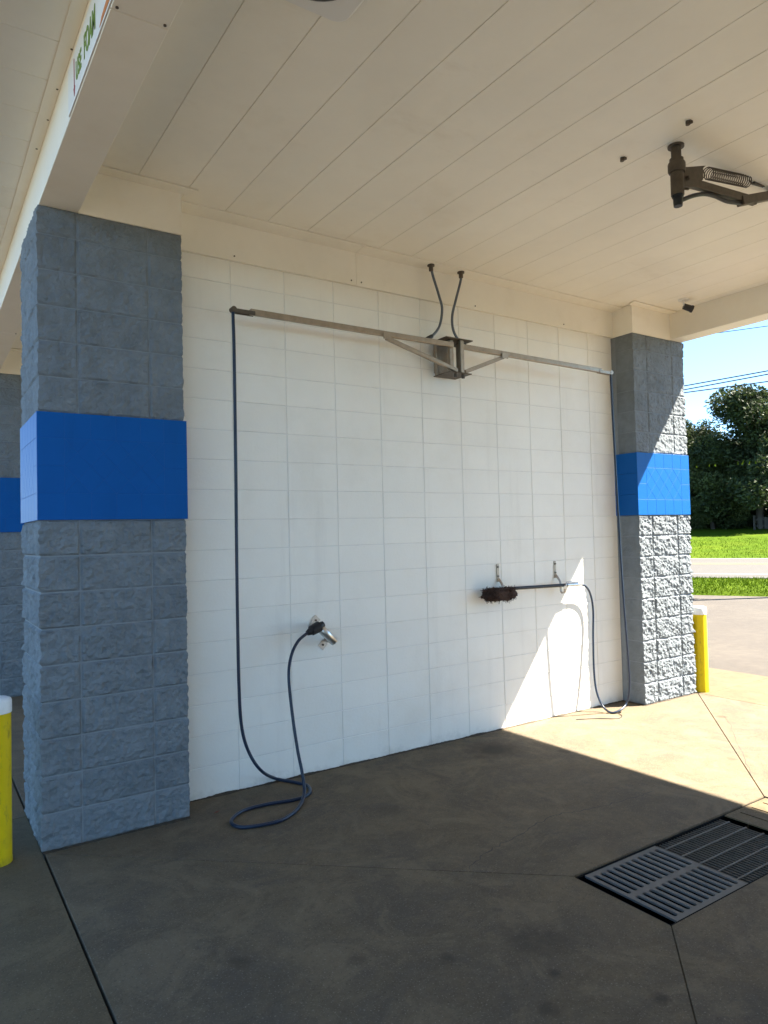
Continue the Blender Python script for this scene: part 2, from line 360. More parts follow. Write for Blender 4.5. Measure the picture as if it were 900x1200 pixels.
# concrete slabs with open joints around the drain pit
floor = empty('floor'); tag(floor, kind='structure')
PX0, PX1, PY0, PY1 = 0.87, 2.62, -2.68, -2.14
def inset(poly, d):
    n = len(poly); out = []
    ar = sum(poly[i][0]*poly[(i+1) % n][1]-poly[(i+1) % n][0]*poly[i][1] for i in range(n))
    sg = 1 if ar > 0 else -1
    for i in range(n):
        p0, p1, p2 = Vector(poly[i-1]), Vector(poly[i]), Vector(poly[(i+1) % n])
        e1 = (p1-p0).normalized(); e2 = (p2-p1).normalized()
        n1 = Vector((-e1.y, e1.x))*sg; n2 = Vector((-e2.y, e2.x))*sg
        k = 1+n1.dot(n2); out.append(tuple(p1+(n1+n2)*(d/max(k, 0.3))))
    return out
def slab(poly, m_, gap=0.0012):
    mb = MB(); a = inset(poly, gap); b = inset(poly, gap+0.003); n = len(a)
    vs = [(x, y, -0.10) for x, y in a]+[(x, y, -0.005) for x, y in a]+[(x, y, 0.0) for x, y in b]
    mb.add(vs, [(i, (i+1) % n, n+(i+1) % n, n+i) for i in range(n)]+[(n+i, n+(i+1) % n, 2*n+(i+1) % n, 2*n+i) for i in range(n)]+[tuple(2*n+i for i in range(n))])
    return mb.build('slab', m_, floor)
JX0, JX1 = -1.235, 4.86; YA, YB = -0.26, -4.56
slab([(JX0, YA), (JX0, YB), (PX0, PY0), (PX0, PY1)], 'bay_concrete')
slab([(JX0, YA), (PX0, PY1), (PX1, PY1), (JX1, YA), (JX1, 0.1), (JX0, 0.1)], 'bay_concrete')
slab([(JX1, YA), (PX1, PY1), (PX1, PY0), (JX1, YB)], 'bay_concrete')
slab([(JX0, YB), (JX0, -4.92), (JX1, -4.92), (JX1, YB), (PX1, PY0), (PX0, PY0)], 'bay_concrete')
slab([(JX0, 0.1), (JX1, 0.1), (JX1, 4.92), (JX0, 4.92)], 'bay_concrete')
slab([(JX0, 4.92), (JX1, 4.92), (JX1, 12), (JX0, 12)], 'bay_concrete')
slab([(JX0, -12), (JX1, -12), (JX1, -4.92), (JX0, -4.92)], 'bay_concrete')
for y0, y1 in ((-12, -8.4), (-8.4, -4.4), (-4.4, 0.39), (0.39, 4.9), (4.9, 12)):
    slab([(-6.0, y0), (JX0-0.008, y0), (JX0-0.008, y1), (-6.0, y1)], 'apron_concrete')
for y0, y1 in ((-12, -8.1), (-8.1, -4.5), (-4.5, -0.33), (-0.33, 3.9), (3.9, 8), (8, 12)):
    slab([(JX1, y0), (6.16, y0), (6.16, y1), (JX1, y1)], 'apron_concrete')
# cracks: thin irregular strips
def crack(pix, wid, seed):
    rr = random.Random(seed); pts = spline([at(x, y, 2, 0.0012) for x, y in pix], 8); mb = MB(); vs = []
    for i, p in enumerate(pts):
        t = (pts[min(i+1, len(pts)-1)]-pts[max(i-1, 0)]).normalized(); nn = Vector((-t.y, t.x, 0))
        p = p+nn*rr.uniform(-0.012, 0.012); w_ = wid*rr.uniform(0.35, 1.2)*min(1, (i+1)/3, (len(pts)-i)/3)
        vs += [p-nn*w_/2, p+nn*w_/2]
    mb.add(vs, [(2*i, 2*i+2, 2*i+3, 2*i+1) for i in range(len(pts)-1)]); mb.build('crack', 'dark_gap', floor, fix=False)
crack([(548, 1018), (575, 996), (612, 976), (650, 956), (690, 948), (735, 937), (768, 927)], 0.006, 1)
crack([(845, 836), (856, 850), (866, 875), (880, 908)], 0.004, 2)
leafm = MB()
for (x, y), sz in (((254, 952), 0.022),):
    p = at(x, y, 2, 0.004); leafm.add([p+Vector((-sz, 0, 0)), p+Vector((0, -sz*0.6, 0.004)), p+Vector((sz, 0.004, 0.006)), p+Vector((0.003, sz*0.7, 0.002))], [(0, 1, 2, 3)])
tag(leafm.build('dead_leaf', 'rust_stain'), 'small red dead leaf on the concrete beside the grey pillar', 'leaf')

def dirt(a, b, seed):
    rr = random.Random(seed); a = Vector(a); b = Vector(b); d = (b-a); n = int(d.length/0.012); d.normalize(); nn = Vector((d.y, -d.x, 0)); mb = MB(); vs = []
    for i in range(n+1):
        p = a.lerp(b, i/n); w_ = 0.010+0.022*max(0, noise.noise(p*5+Vector((seed, 0, 0)))+0.25)+rr.uniform(0, 0.006); h = 0.004+0.5*max(0, w_-0.012)
        vs += [p+Vector((0, 0, h)), p+nn*w_*0.5+Vector((0, 0, 0.0025+h*0.3)), p+nn*w_+Vector((0, 0, 0.0006))]
    mb.add(vs, [q for i in range(n) for q in ((3*i, 3*i+3, 3*i+4, 3*i+1), (3*i+1, 3*i+4, 3*i+5, 3*i+2))], True)
    mb.build('dirt_bead', 'grime', floor, fix=False)
mat('grime', (0.055, 0.042, 0.028), 0.95, var=0.4, vscale=18, bump=0.5, bscale=120, bdist=0.004)
dirt((XL, 0.0, 0), (XR, 0.0, 0), 1)
dirt((PXL-PW/2-0.004, YC-PD/2-0.004, 0), (PXL+PW/2, YC-PD/2-0.004, 0), 2)
dirt((PXR-PW/2, YC-PD/2-0.004, 0), (PXR+PW/2, YC-PD/2-0.004, 0), 3)
dirt((PXR-PW/2-0.004, 0.0, 0), (PXR-PW/2-0.004, YC-PD/2, 0), 4)
# ------------------------------------------------------------------ floor drain
dr = empty('floor_drain', ((PX0+PX1)/2, (PY0+PY1)/2, 0))
tag(dr, 'rectangular floor drain pit with slotted iron grates in the bay floor', 'drain')
mb = MB()
mb.box((PX0-0.05, PY0-0.05, -0.60), (PX1+0.05, PY1+0.05, -0.55))
mb.box((PX0-0.05, PY0-0.05, -0.55), (PX0+0.003, PY1+0.05, -0.012)); mb.box((PX1-0.003, PY0-0.05, -0.55), (PX1+0.05, PY1+0.05, -0.012))
mb.box((PX0+0.003, PY0-0.05, -0.55), (PX1-0.003, PY0+0.003, -0.012)); mb.box((PX0+0.003, PY1-0.003, -0.55), (PX1-0.003, PY1+0.05, -0.012))
mb.build('pit', 'pit_black', dr)
mb = MB()
for y0, y1 in ((PY0+0.002, PY0+0.012), (PY1-0.012, PY1-0.002)): mb.box((PX0+0.004, y0, -0.06), (PX1-0.004, y1, -0.008))
for x0 in (PX0+0.003, PX1-0.013): mb.box((x0, PY0+0.013, -0.06), (x0+0.010, PY1-0.013, -0.008))
mb.build('frame', 'pit_black', dr)
def slotted_plate(x0, x1, y0, y1, m_):
    """plate with two columns of rounded slots running along y"""
    bm = bmesh.new(); mb = MB(); nslot = 11; z1, z0 = -0.010, -0.020
    L = x1-x0; pitch = L/(nslot+0.6); sw = pitch*0.30
    ym = (y0+y1)/2; cols = ((y0+0.028, ym-0.016), (ym+0.016, y1-0.028))
    # solid strips between slots: build grid of cells
    xs = [x0]; sl = []
    for i in range(nslot):
        cx = x0+pitch*(0.8+i); sl.append((cx-sw, cx+sw)); xs += [cx-sw, cx+sw]
    xs.append(x1)
    for a, b in ((y0, cols[0][0]), (cols[0][1], cols[1][0]), (cols[1][1], y1)): mb.box((x0, a, z0), (x1, b, z1))
    for c0, c1 in cols:
        for i in range(0, len(xs), 2): mb.box((xs[i], c0, z0), (xs[i+1], c1, z1))
        for s0, s1 in sl:      # rounded slot ends
            for yy, sg in ((c0, 1), (c1, -1)):
                h = (s1-s0)/2; cx = (s0+s1)/2
                for q in (-1, 1):
                    mb.prism([(cx+q*h, yy), (cx+q*h, yy+sg*h)] + [(cx+q*h*math.sin(t), yy+sg*(h-h*math.cos(t))) for t in (1.05, 0.52, 0.0)], z0, z1-0.0005)
    return mb.build('grate', m_, dr)
gp = slotted_plate(PX0+0.066, PX0+0.625, PY0+0.014, PY1-0.014, 'cast_iron'); gp['label'] = 'grey cast iron grate with two columns of slots'
mb = MB(); gx0, gx1 = PX0+0.630, PX0+1.255
nb = 24
for i in range(nb):
    x = gx0+0.01+(gx1-gx0-0.03)*i/(nb-1); mb.box((x-0.0045, PY0+0.014, -0.036), (x+0.0045, PY1-0.014, -0.016))
bars = mb.build('grate', 'grate_steel', dr); bars['label'] = 'dark bar grate with thin cross rods'
mb = MB()
for i in range(5):
    y = PY0+0.07+(PY1-PY0-0.14)*i/4
    mb.beam((gx0, y, -0.0135), (gx1-0.012, y, -0.0135), 0.008, 0.005)
mb.build('cross_rod', 'cast_iron', bars)
mb = MB()
for i in range(26):
    y = PY0+0.03+(PY1-PY0-0.06)*i/25; mb.beam((gx0, y, -0.031), (gx1-0.012, y, -0.031), 0.004, 0.006)
mb.build('mesh_wire', 'grate_steel', bars)
mb = MB(); c0, c1 = PX0+1.29, PX1-0.012; ya, yb = PY0+0.014, PY1-0.014
sx = [c0+0.11, c0+0.235, c0+0.36]; prev = c0
for x in sx: mb.box((prev, ya+0.03, -0.012), (x-0.007, yb-0.03, -0.004)); prev = x+0.007
mb.box((prev, ya+0.03, -0.012), (c1, yb-0.03, -0.004)); mb.box((c0, ya, -0.012), (c1, ya+0.03, -0.004)); mb.box((c0, yb-0.03, -0.012), (c1, yb, -0.004))
mb.build('cover_plate', 'apron_concrete', dr)['label'] = 'sand coloured slotted cover plate in the sunlight'

# ------------------------------------------------------------------ white block wall
def wall_at(name, dy, flip, label):
    wy = dy
    root = empty(name, (XL, wy+YC, 0)); tag(root, label, 'wall', 'white block walls between wash bays')
    mb = MB(); mb.box((XL-0.05, wy+0.0042, -0.05), (XR+0.05, wy+0.1958, CEIL+0.02)); mb.build('mortar', 'mortar_paint', root)
    faces = (-1,) if dy == 0 else ((1,) if dy < 0 else (-1,))
    for sgn in faces:
        for k in range(-1, 10):
            x0, x1 = k*BW, (k+1)*BW
            x0 = max(x0, XL+0.001); x1 = min(x1, XR-0.001)
            key = (round(x1-x0, 3), sgn)
            if key not in BLK:
                mb = MB(); wd = x1-x0
                fr, bk = (0.0, 0.08) if sgn < 0 else (0.2, 0.12)
                c = 0.0032; i0, i1 = 0.0022, 0.0022; zz0, zz1 = 0.0016, C-0.0016; d = 0.0032 if sgn < 0 else -0.0032
                vs = [(i0, fr+d, zz0), (wd-i1, fr+d, zz0), (wd-i1, fr+d, zz1), (i0, fr+d, zz1),
                      (i0+c, fr, zz0+c*0.7), (wd-i1-c, fr, zz0+c*0.7), (wd-i1-c, fr, zz1-c*0.7), (i0+c, fr, zz1-c*0.7),
                      (i0, bk, zz0), (wd-i1, bk, zz0), (wd-i1, bk, zz1), (i0, bk, zz1)]
                mb.add(vs, [(4, 5, 6, 7)]+[(i, (i+1) % 4, 4+(i+1) % 4, 4+i) for i in range(4)]+[(8+i, 8+(i+1) % 4, (i+1) % 4, i) for i in range(4)]+[(11, 10, 9, 8)])
                BLK[key] = mb.mesh('block', 'wall_paint')
            for j in range(18):
                o = put('block', BLK[key], root, (x0, wy+rnd.uniform(-0.0013, 0.0013), j*C))
                o.rotation_euler = (rnd.uniform(-0.004, 0.004), 0, rnd.uniform(-0.0022, 0.0022))
    # trim boards with a bent flange under the soffit (both sides)
    for sgn, yf in ((-1, wy), (1, wy+0.2)):
        if (dy == 0 and sgn > 0) : pass
        cuts = [XL+0.002, 1.005, XR-0.002]
        for a, b in zip(cuts[:-1], cuts[1:]):
            mb = MB(); t = 0.03
            mb.prism([(yf+sgn*0.001, TOP), (yf+sgn*t, TOP), (yf+sgn*t, CEIL-0.018), (yf+sgn*(t+0.13), CEIL-0.008), (yf+sgn*(t+0.13), CEIL-0.001), (yf+sgn*0.001, CEIL-0.001)], a+0.0015, b-0.0015, 'x')
            tr = mb.build('trim_board', 'cream_metal', root)
        mb = MB()
        for x in (0.02, 0.96, 1.05, 2.2, 3.3): mb.cyl((x, yf+sgn*0.0295, TOP+0.03), (x, yf+sgn*0.033, TOP+0.03), 0.006, n=8)
        mb.build('screw', 'dark_steel', tr)
    return root
BLK = {}
wall_at('block_wall', 0.0, False, 'white painted block wall carrying the hose boom, hooks and brush')
wall_at('block_wall', -PITCHY-0.2, False, 'white painted block wall on the other side of the bay, with no hoses')
wall_at('block_wall', PITCHY+0.2, False, 'white painted block wall of the neighbouring bay behind the banded pillars')

# ------------------------------------------------------------------ split-face pillars with blue tile bands
def split_mesh(x0, x1, y0, y1, rough, seed, step=0.0115, calm=1.0):
    """block in plan x0..x1,y0..y1 (pillar local), z 0..C; rough: list of (axis, sign, amp)"""
    jt = 0.0038 if calm == 1.0 else 0.0022; zz0, zz1 = jt, C-jt; g_ = jt
    rough = [(a, s, amp*calm) for a, s, amp in rough]
    off = Vector((seed*7.13, seed*3.71, seed*5.37)); mb = MB()
    lim = {(0, -1): x0, (0, 1): x1, (1, -1): y0, (1, 1): y1}
    rk = {(a, s): amp for a, s, amp in rough}
    # shrink at joints
    X0 = x0 if (0, -1) in rk else x0+g_; X1 = x1 if (0, 1) in rk else x1-g_
    Y0 = y0 if (1, -1) in rk else y0+g_; Y1 = y1 if (1, 1) in rk else y1-g_
    L = {(0, -1): X0, (0, 1): X1, (1, -1): Y0, (1, 1): Y1}
    def sm(t): t = max(0, min(1, t)); return t*t*(3-2*t)
    def disp(p):
        m = sm((p.z-zz0)/0.007)*sm((zz1-p.z)/0.007)
        for k, v in L.items():
            if k not in rk:
                m2 = sm(abs(p[k[0]]-v)/0.007)
                on_side = any(abs(p[a]-L[(a, s)]) < 1e-6 for (a, s) in rk if a != k[0])
                if on_side: m *= m2
        q = Vector((0, 0, 0))
        f = 0.50+0.45*noise.noise((p+off)*8)+0.58*noise.noise((p+off)*24)+0.5*noise.noise((p+off)*50)
        f = max(0.06, f)
        for (a, s), amp in rk.items():
            if abs(p[a]-L[(a, s)]) < 1e-6:
                q[a] += s*(amp*f*m)
        return p+q
    faces = [(0, -1), (0, 1), (1, -1), (1, 1)]
    for a, s in faces:
        o = 1-a; u0, u1 = L[(o, -1)], L[(o, 1)]; pos = L[(a, s)]
        if (a, s) in rk: nu, nv = max(3, round((u1-u0)/step)), max(3, round(C/step))
        else: nu = nv = 1
        vs = []
        for j in range(nv+1):
            for i in range(nu+1):
                p = Vector((0, 0, zz0+(zz1-zz0)*j/nv)); p[a] = pos; p[o] = u0+(u1-u0)*i/nu
                if (a, s) in rk and 0 < i < nu and 0 < j < nv:      # jitter the grid so that facets vary
                    jj = noise.noise_vector((p+off)*90)*step*0.38; p[o] += jj[o]; p.z += jj.z
                vs.append(disp(p) if (a, s) in rk else p)
        fl = (a == 0 and s < 0) or (a == 1 and s > 0)
        fs = []
        for j in range(nv):
            for i in range(nu):
                A, B, Cc, D = j*(nu+1)+i, j*(nu+1)+i+1, (j+1)*(nu+1)+i+1, (j+1)*(nu+1)+i
                tris = [(A, B, Cc), (A, Cc, D)] if (i+j) % 2 else [(A, B, D), (B, Cc, D)]
                fs += [t[::-1] if fl else t for t in tris]
        mb.add(vs, fs)
    for z, fl in ((zz0, True), (zz1, False)):
        q = (0, 1, 2, 3); mb.add([(X0, Y0, z), (X1, Y0, z), (X1, Y1, z), (X0, Y1, z)], [q[::-1] if fl else q])
    return mb.mesh('block', 'split_block', fix=False)
hx, hy = PW/2, PD/2; b_ = 0.203
AO, AI = 0.0175, 0.005          # split depth outside / on the return face toward the white wall
# local frame: -x is the outer end face, +x the return face toward the wall, -y and +y the two bay faces
SLOTS = [
 (-hx, -hx+b_, -hy, -hy+b_, [(0, -1, AO), (1, -1, AO)]), (-hx+b_, hx-b_, -hy, -hy+b_, [(1, -1, AO)]), (hx-b_, hx, -hy, -hy+b_, [(0, 1, AI), (1, -1, AO)]),
 (-hx, -hx+b_, hy-b_, hy, [(0, -1, AO), (1, 1, AO)]), (-hx+b_, hx-b_, hy-b_, hy, [(1, 1, AO)]), (hx-b_, hx, hy-b_, hy, [(0, 1, AI), (1, 1, AO)]),
 (-hx, -hx+b_, -hy+b_, hy-b_, [(0, -1, AO)])]
SPLIT = {}
def split_block(i, seed, calm=1.0):
    if (i, seed, calm) not in SPLIT: SPLIT[(i, seed, calm)] = split_mesh(*SLOTS[i], seed=seed+i*13+1+(50 if calm < 1 else 0), calm=calm)
    return SPLIT[(i, seed, calm)]
# tiles of one band face, in face coordinates u (0..W) and v (0..3 courses)
TILE = {}
def tile_polys(W):
    H = 3*C; cw = W/6; v1, v2 = 0.152, 0.152+0.312; vm = (v1+v2)/2; P = []
    for i in range(6):
        P.append([(i*cw, 0), ((i+1)*cw, 0), ((i+1)*cw, v1), (i*cw, v1)]); P.append([(i*cw, v2), ((i+1)*cw, v2), ((i+1)*cw, H), (i*cw, H)])
    for i in (0, 5):
        P.append([(i*cw, v1), ((i+1)*cw, v1), ((i+1)*cw, vm), (i*cw, vm)]); P.append([(i*cw, vm), ((i+1)*cw, vm), ((i+1)*cw, v2), (i*cw, v2)])
    hv = (v2-v1)/4; hu = cw/2; u0 = cw
    def clip(c):
        cu, cv = c; pts = [(cu-hu, cv), (cu, cv-hv), (cu+hu, cv), (cu, cv+hv)]
        return [p for p in pts if u0-1e-6 <= p[0] <= 5*cw+1e-6 and v1-1e-6 <= p[1] <= v2+1e-6]
    for a in range(0, 9):
        for b in range(0, 5):
            if (a+b) % 2 == 1:
                cu, cv = u0+a*hu, v1+b*hv
                poly = clip((cu, cv))
                if len(poly) >= 3: P.append(poly)
                elif len(poly) == 2: pass
    return P
def tiles_on(root, W, frame):
    key = round(W, 3)
    if key not in TILE:
        TILE[key] = []
        for poly in tile_polys(W):
            cu = sum(p[0] for p in poly)/len(poly); cv = sum(p[1] for p in poly)/len(poly)
            a = inset(poly, 0.0005); b = inset(poly, 0.0017); n = len(a); mb = MB()
            A = [Vector(p)-Vector((cu, cv)) for p in a]; B = [Vector(p)-Vector((cu, cv)) for p in b]
            vs = [(p.x, 0.022, p.y) for p in A]+[(p.x, 0.0009, p.y) for p in A]+[(p.x, 0.0, p.y) for p in B]
            mb.add(vs, [tuple(range(n))]+[(i, (i+1) % n, n+(i+1) % n, n+i) for i in range(n)]+[(n+i, n+(i+1) % n, 2*n+(i+1) % n, 2*n+i) for i in range(n)]+[tuple(2*n+i for i in range(n-1, -1, -1))])
            TILE[key].append((cu, cv, mb.mesh('tile', 'blue_tile')))
    org, rz = frame; ux = Vector((math.cos(rz), math.sin(rz), 0))
    for cu, cv, me in TILE[key]:
        put('tile', me, root, Vector(org)+ux*cu+Vector((0, 0, 9*C+cv)), local=True, rotz=rz)
def pillar(x, y, rot, seed, label, detail=True):
    root = empty('block_pillar', (x, y, 0), rot); tag(root, label, 'pillar', 'grey pillars with blue tile bands')
    rr = random.Random(seed); e = 0.001
    mb = MB(); mb.box((-hx+e, -hy+e, -0.05), (hx-e, hy-e, 9*C)); mb.box((-hx+e, -hy+e, 12*C), (hx-e, hy-e, TOP)); put('mortar', mb.mesh('mortar', 'mortar_grey'), root, local=True)
    mb = MB(); q = 0.0155; mb.box((-hx-q+0.0, -hy-q, 9*C+0.001), (hx+0.004, hy+q, 12*C-0.001)); put('band_core', mb.mesh('band_core', 'blue_joint'), root, local=True)
    for j in list(range(9))+list(range(12, 18)):
        for i in range(len(SLOTS)):
            o = put('block', split_block(i, rr.randrange(6), 1.0 if j < 9 else 0.72), root, (0, 0, j*C), local=True)
            if j == 17: o.scale.z = (TOP-17*C)/C
        if j < 17 or True:
            pass
    q2 = 0.0165
    tiles_on(root, PW+2*q2, ((-hx-q2, -hy-q2, 0), 0.0))
    tiles_on(root, PW+2*q2, ((hx+q2, hy+q2, 0), math.pi))
    tiles_on(root, PD+2*q2-0.006, ((-hx-q2-0.001, hy+q2-0.003, 0), -math.pi/2))
    mb = MB()
    for j in range(3): mb.cbox((hx, -hy-q2+0.004, (9+j)*C+0.001), (hx+0.014, hy+q2-0.004, (10+j)*C-0.001), 0.002)
    put('band_slab', mb.mesh('band_slab', 'blue_tile'), root, local=True)
    # cream metal cap cladding with soffit flange; the beam sits on the outer 0.235 m
    bx = -hx+0.215
    mb = MB(); mb.box((bx, -hy-0.012, TOP-0.004), (hx+0.006, hy+0.012, CEIL-0.002)); cap = put('cap', mb.mesh('cap', 'cream_metal'), root, local=True)
    mb = MB(); fl = 0.09
    mb.prism([(bx+0.002, -hy-0.012-fl), (hx+0.006+fl*0.9, -hy-0.012-fl), (hx+0.006+fl*0.45, -hy-0.013), (bx+0.002, -hy-0.013)], CEIL-0.010, CEIL-0.003)
    mb.prism([(bx+0.002, hy+0.013), (hx+0.006+fl*0.45, hy+0.013), (hx+0.006+fl*0.9, hy+0.012+fl), (bx+0.002, hy+0.012+fl)], CEIL-0.010, CEIL-0.003)
    put('flange', mb.mesh('flange', 'cream_metal'), cap, local=True)
    return root
pillar(PXL, YC, 0.0, 1, 'shaded grey split-face block pillar at the hose loop end of the white wall')
pillar(PXR, YC, math.pi, 2, 'half sunlit grey split-face block pillar at the exit end of the white wall')
pillar(PXL, YC+PITCHY-0.25, 0.0, 3, 'grey block pillar across the neighbouring bay, mostly hidden by the shaded pillar')
pillar(PXR, YC+PITCHY+0.2, math.pi, 4, 'exit pillar of the neighbouring bay, hidden behind the white wall')
pillar(PXL, YC-PITCHY-0.2, 0.0, 5, 'grey block pillar facing the shaded pillar from the opposite side of the bay')
pillar(PXR, YC-PITCHY-0.2, math.pi, 6, 'grey block pillar facing the half sunlit pillar from the opposite side of the bay')

# ------------------------------------------------------------------ beams, soffits, roof
BY0, BY1 = -10.4, 10.6
def beam(x0, x1, label):
    root = empty('header_beam', ((x0+x1)/2, YC, TOP)); tag(root, label, 'beam', 'cream header beams across the bay openings')
    cuts = [BY0, -6.6, -4.6, -2.005, 0.45, 2.6, 5.0, 7.6, BY1]
    for a, b in zip(cuts[:-1], cuts[1:]):
        mb = MB(); mb.cbox((x0, a+0.0015, TOP+0.001), (x1, b-0.0015, CEIL+0.03), 0.003); p = mb.build('panel', 'cream_metal', root)
    mb = MB()
    for y in cuts[1:-1]:
        for xx in (x0+0.02, x1-0.02): mb.cyl((xx, y-0.02, TOP-0.003), (xx, y-0.02, TOP+0.004), 0.006, n=8)
    mb.build('screw', 'dark_steel', p)
    return root
EB0, EB1 = PXL-hx+0.004, PXL-hx+0.215
beam(EB0, EB1, 'cream metal header beam over the entry, carrying the printed banner')
beam(PXR+hx-0.215, PXR+hx-0.004, 'cream metal header beam over the exit opening, with sky below it')
ceil = empty('ceiling', (1.8, YC, CEIL)); tag(ceil, kind='structure')
PANEL = {}
def panel(x0, x1, y0, y1, along):
    key = (round(x1-x0, 3), round(y1-y0, 3))
    if key not in PANEL:
        mb = MB(); wx, wy = x1-x0, y1-y0; g2 = 0.0010; c = 0.0022
        a = inset([(0, 0), (wx, 0), (wx, wy), (0, wy)], g2); b = inset([(0, 0), (wx, 0), (wx, wy), (0, wy)], g2+c)
        vs = [(x, y, 0.012) for x, y in a]+[(x, y, 0.0025) for x, y in a]+[(x, y, 0.0) for x, y in b]
        mb.add(vs, [(0, 1, 2, 3)]+[(i, (i+1) % 4, 4+(i+1) % 4, 4+i) for i in range(4)]+[(4+i, 4+(i+1) % 4, 8+(i+1) % 4, 8+i) for i in range(4)]+[(8, 9, 10, 11)])
        PANEL[key] = mb.mesh('panel', 'cream_metal')
    o = put('panel', PANEL[key], ceil, (x0, y0, CEIL+rnd.uniform(0, 0.0012))); return o
PP = 0.3068; xa = -0.703
xsn = [EB1] + [xa+PP*i for i in range(18)] ; xend = PXR+hx-0.215
xsn = [x for x in xsn if x < xend-0.05] + [xend]
for y0, y1 in ((-PITCHY-0.1, 0.1), (0.1, 4.92+0.1), (5.02, 10.5), (-10.3, -4.92)):
    for a, b in zip(xsn[:-1], xsn[1:]): panel(a, b, y0, y1, 'y')
OV = 0.515
for xA, xB in ((EB0-OV, EB0-0.05), (PXR+hx-0.004+0.05, PXR+hx-0.004+OV)):
    n_ = 66
    for i in range(n_):
        y0 = -1.321-PP*29+i*PP*2 if False else -5.616+PP*(i-14); panel(xA, xB, y0, y0+PP, 'x')
mb = MB()     # flat trims beside the beams and backing above the panels
for xA, xB in ((EB0-0.058, EB0-0.001), (PXR+hx-0.003, PXR+hx-0.004+0.058)): mb.box((xA, BY0, CEIL-0.007), (xB, BY1, CEIL-0.0015))
mb.build('trim', 'cream_metal', ceil)
mb = MB(); mb.box((EB0-OV, BY0, CEIL+0.014), (PXR+hx-0.004+OV, BY1, CEIL+0.05)); mb.build('backing', 'dark_gap', ceil)
mb = MB()
for px, py in ((729, 185), (806, 142)):
    p = at(px, py, 2, CEIL); mb.cyl(p-Vector((0, 0, 0.02)), p+Vector((0, 0, 0.002)), 0.012, n=10); mb.box((p.x-0.004, p.y-0.018, CEIL-0.012), (p.x+0.02, p.y-0.002, CEIL+0.001))
mb.build('stud', 'dark_steel', ceil)
mb = MB()
for px, py in ((84, 56), (67, 103), (43, 173), (56, 139)):
    p = at(px, py, 2, CEIL); mb.cyl(p-Vector((0, 0, 0.008)), p+Vector((0, 0, 0.002)), 0.006, n=8)
mb.build('screw', 'dark_steel', ceil)
rf = empty('roof', (1.8, YC, CEIL)); tag(rf, 'low grey metal roof with cream fascia boards over the wash bays', 'roof')
RX0, RX1 = EB0-OV, PXR+hx-0.004+OV
mb = MB()
mb.box((RX0-0.02, BY0-0.02, CEIL-0.012), (RX0, BY1+0.02, CEIL+0.26)); mb.box((RX1, BY0-0.02, CEIL-0.012), (RX1+0.02, BY1+0.02, CEIL+0.26))
mb.box((RX0, BY0-0.02, CEIL-0.012), (RX1, BY0, CEIL+0.26)); mb.box((RX0, BY1, CEIL-0.012), (RX1, BY1+0.02, CEIL+0.26)); mb.build('fascia', 'cream_metal', rf)
mb = MB(); xm = (RX0+RX1)/2
mb.prism([(RX0-0.05, CEIL+0.262), (RX1+0.05, CEIL+0.262), (RX1+0.05, CEIL+0.29), (xm, CEIL+0.9), (RX0-0.05, CEIL+0.29)], BY0-0.05, BY1+0.05, 'y'); mb.build('sheet', 'roof_metal', rf)

# ------------------------------------------------------------------ banner on the outer face of the entry beam
def textmesh(name, body, size, m_, parent, loc, rot, xscale=1.0, shear=0.0):
    c = bpy.data.curves.new(name, 'FONT'); c.body = body; c.size = size; c.extrude = 0.0008; c.shear = shear; c.offset = 0.003
    o = bpy.data.objects.new(name, c); dg = bpy.context.evaluated_depsgraph_get()
    COL.objects.link(o); dg = bpy.context.evaluated_depsgraph_get(); me = bpy.data.meshes.new_from_object(o.evaluated_get(dg))
    bpy.data.objects.remove(o); me.name = name
    me.transform(Matrix.Rotation(rot[2], 4, 'Z') @ Matrix.Rotation(rot[0], 4, 'X') @ Matrix.Diagonal((xscale, 1, 1, 1)))
    me.materials.clear(); me.materials.append(MATS[m_])
    return put(name, me, parent, loc)
bxf = EB0-0.0015
ban = empty('banner', (bxf, -1.8, TOP+0.02)); tag(ban, 'white printed banner with green lettering on the entry beam', 'banner')
mb = MB(); mb.box((bxf-0.004, -2.62, TOP+0.004), (bxf, -1.22, TOP+0.215)); mb.build('sheet', 'sign_white', ban)
tx = bxf-0.0052
textmesh('lettering', 'USE', 0.115, 'sign_green', ban, (tx, -1.405, TOP+0.065), (math.pi/2, 0, -math.pi/2), 0.62)
textmesh('lettering', 'FOAM', 0.135, 'sign_green', ban, (tx, -1.575, TOP+0.062), (math.pi/2, 0, -math.pi/2), 0.60)
mb = MB(); mb.box((tx-0.0006, -1.372, TOP+0.055), (tx+0.0006, -1.362, TOP+0.185)); mb.prism([(-1.385, TOP+0.06), (-1.349, TOP+0.06), (-1.367, TOP+0.02)], tx-0.0006, tx+0.0006, 'x'); mb.build('arrow', 'sign_red', ban)
mb = MB(); mb.prism([(-1.865, TOP+0.015), (-2.6, TOP+0.015), (-2.6, TOP+0.075), (-2.1, TOP+0.06), (-1.9, TOP+0.035)], tx-0.0006, tx+0.0006, 'x'); mb.build('stripe', 'sign_orange', ban)
textmesh('lettering', 'WASH', 0.15, 'sign_navy', ban, (tx, -1.925, TOP+0.085), (math.pi/2, 0, -math.pi/2), 0.9, 0.2)

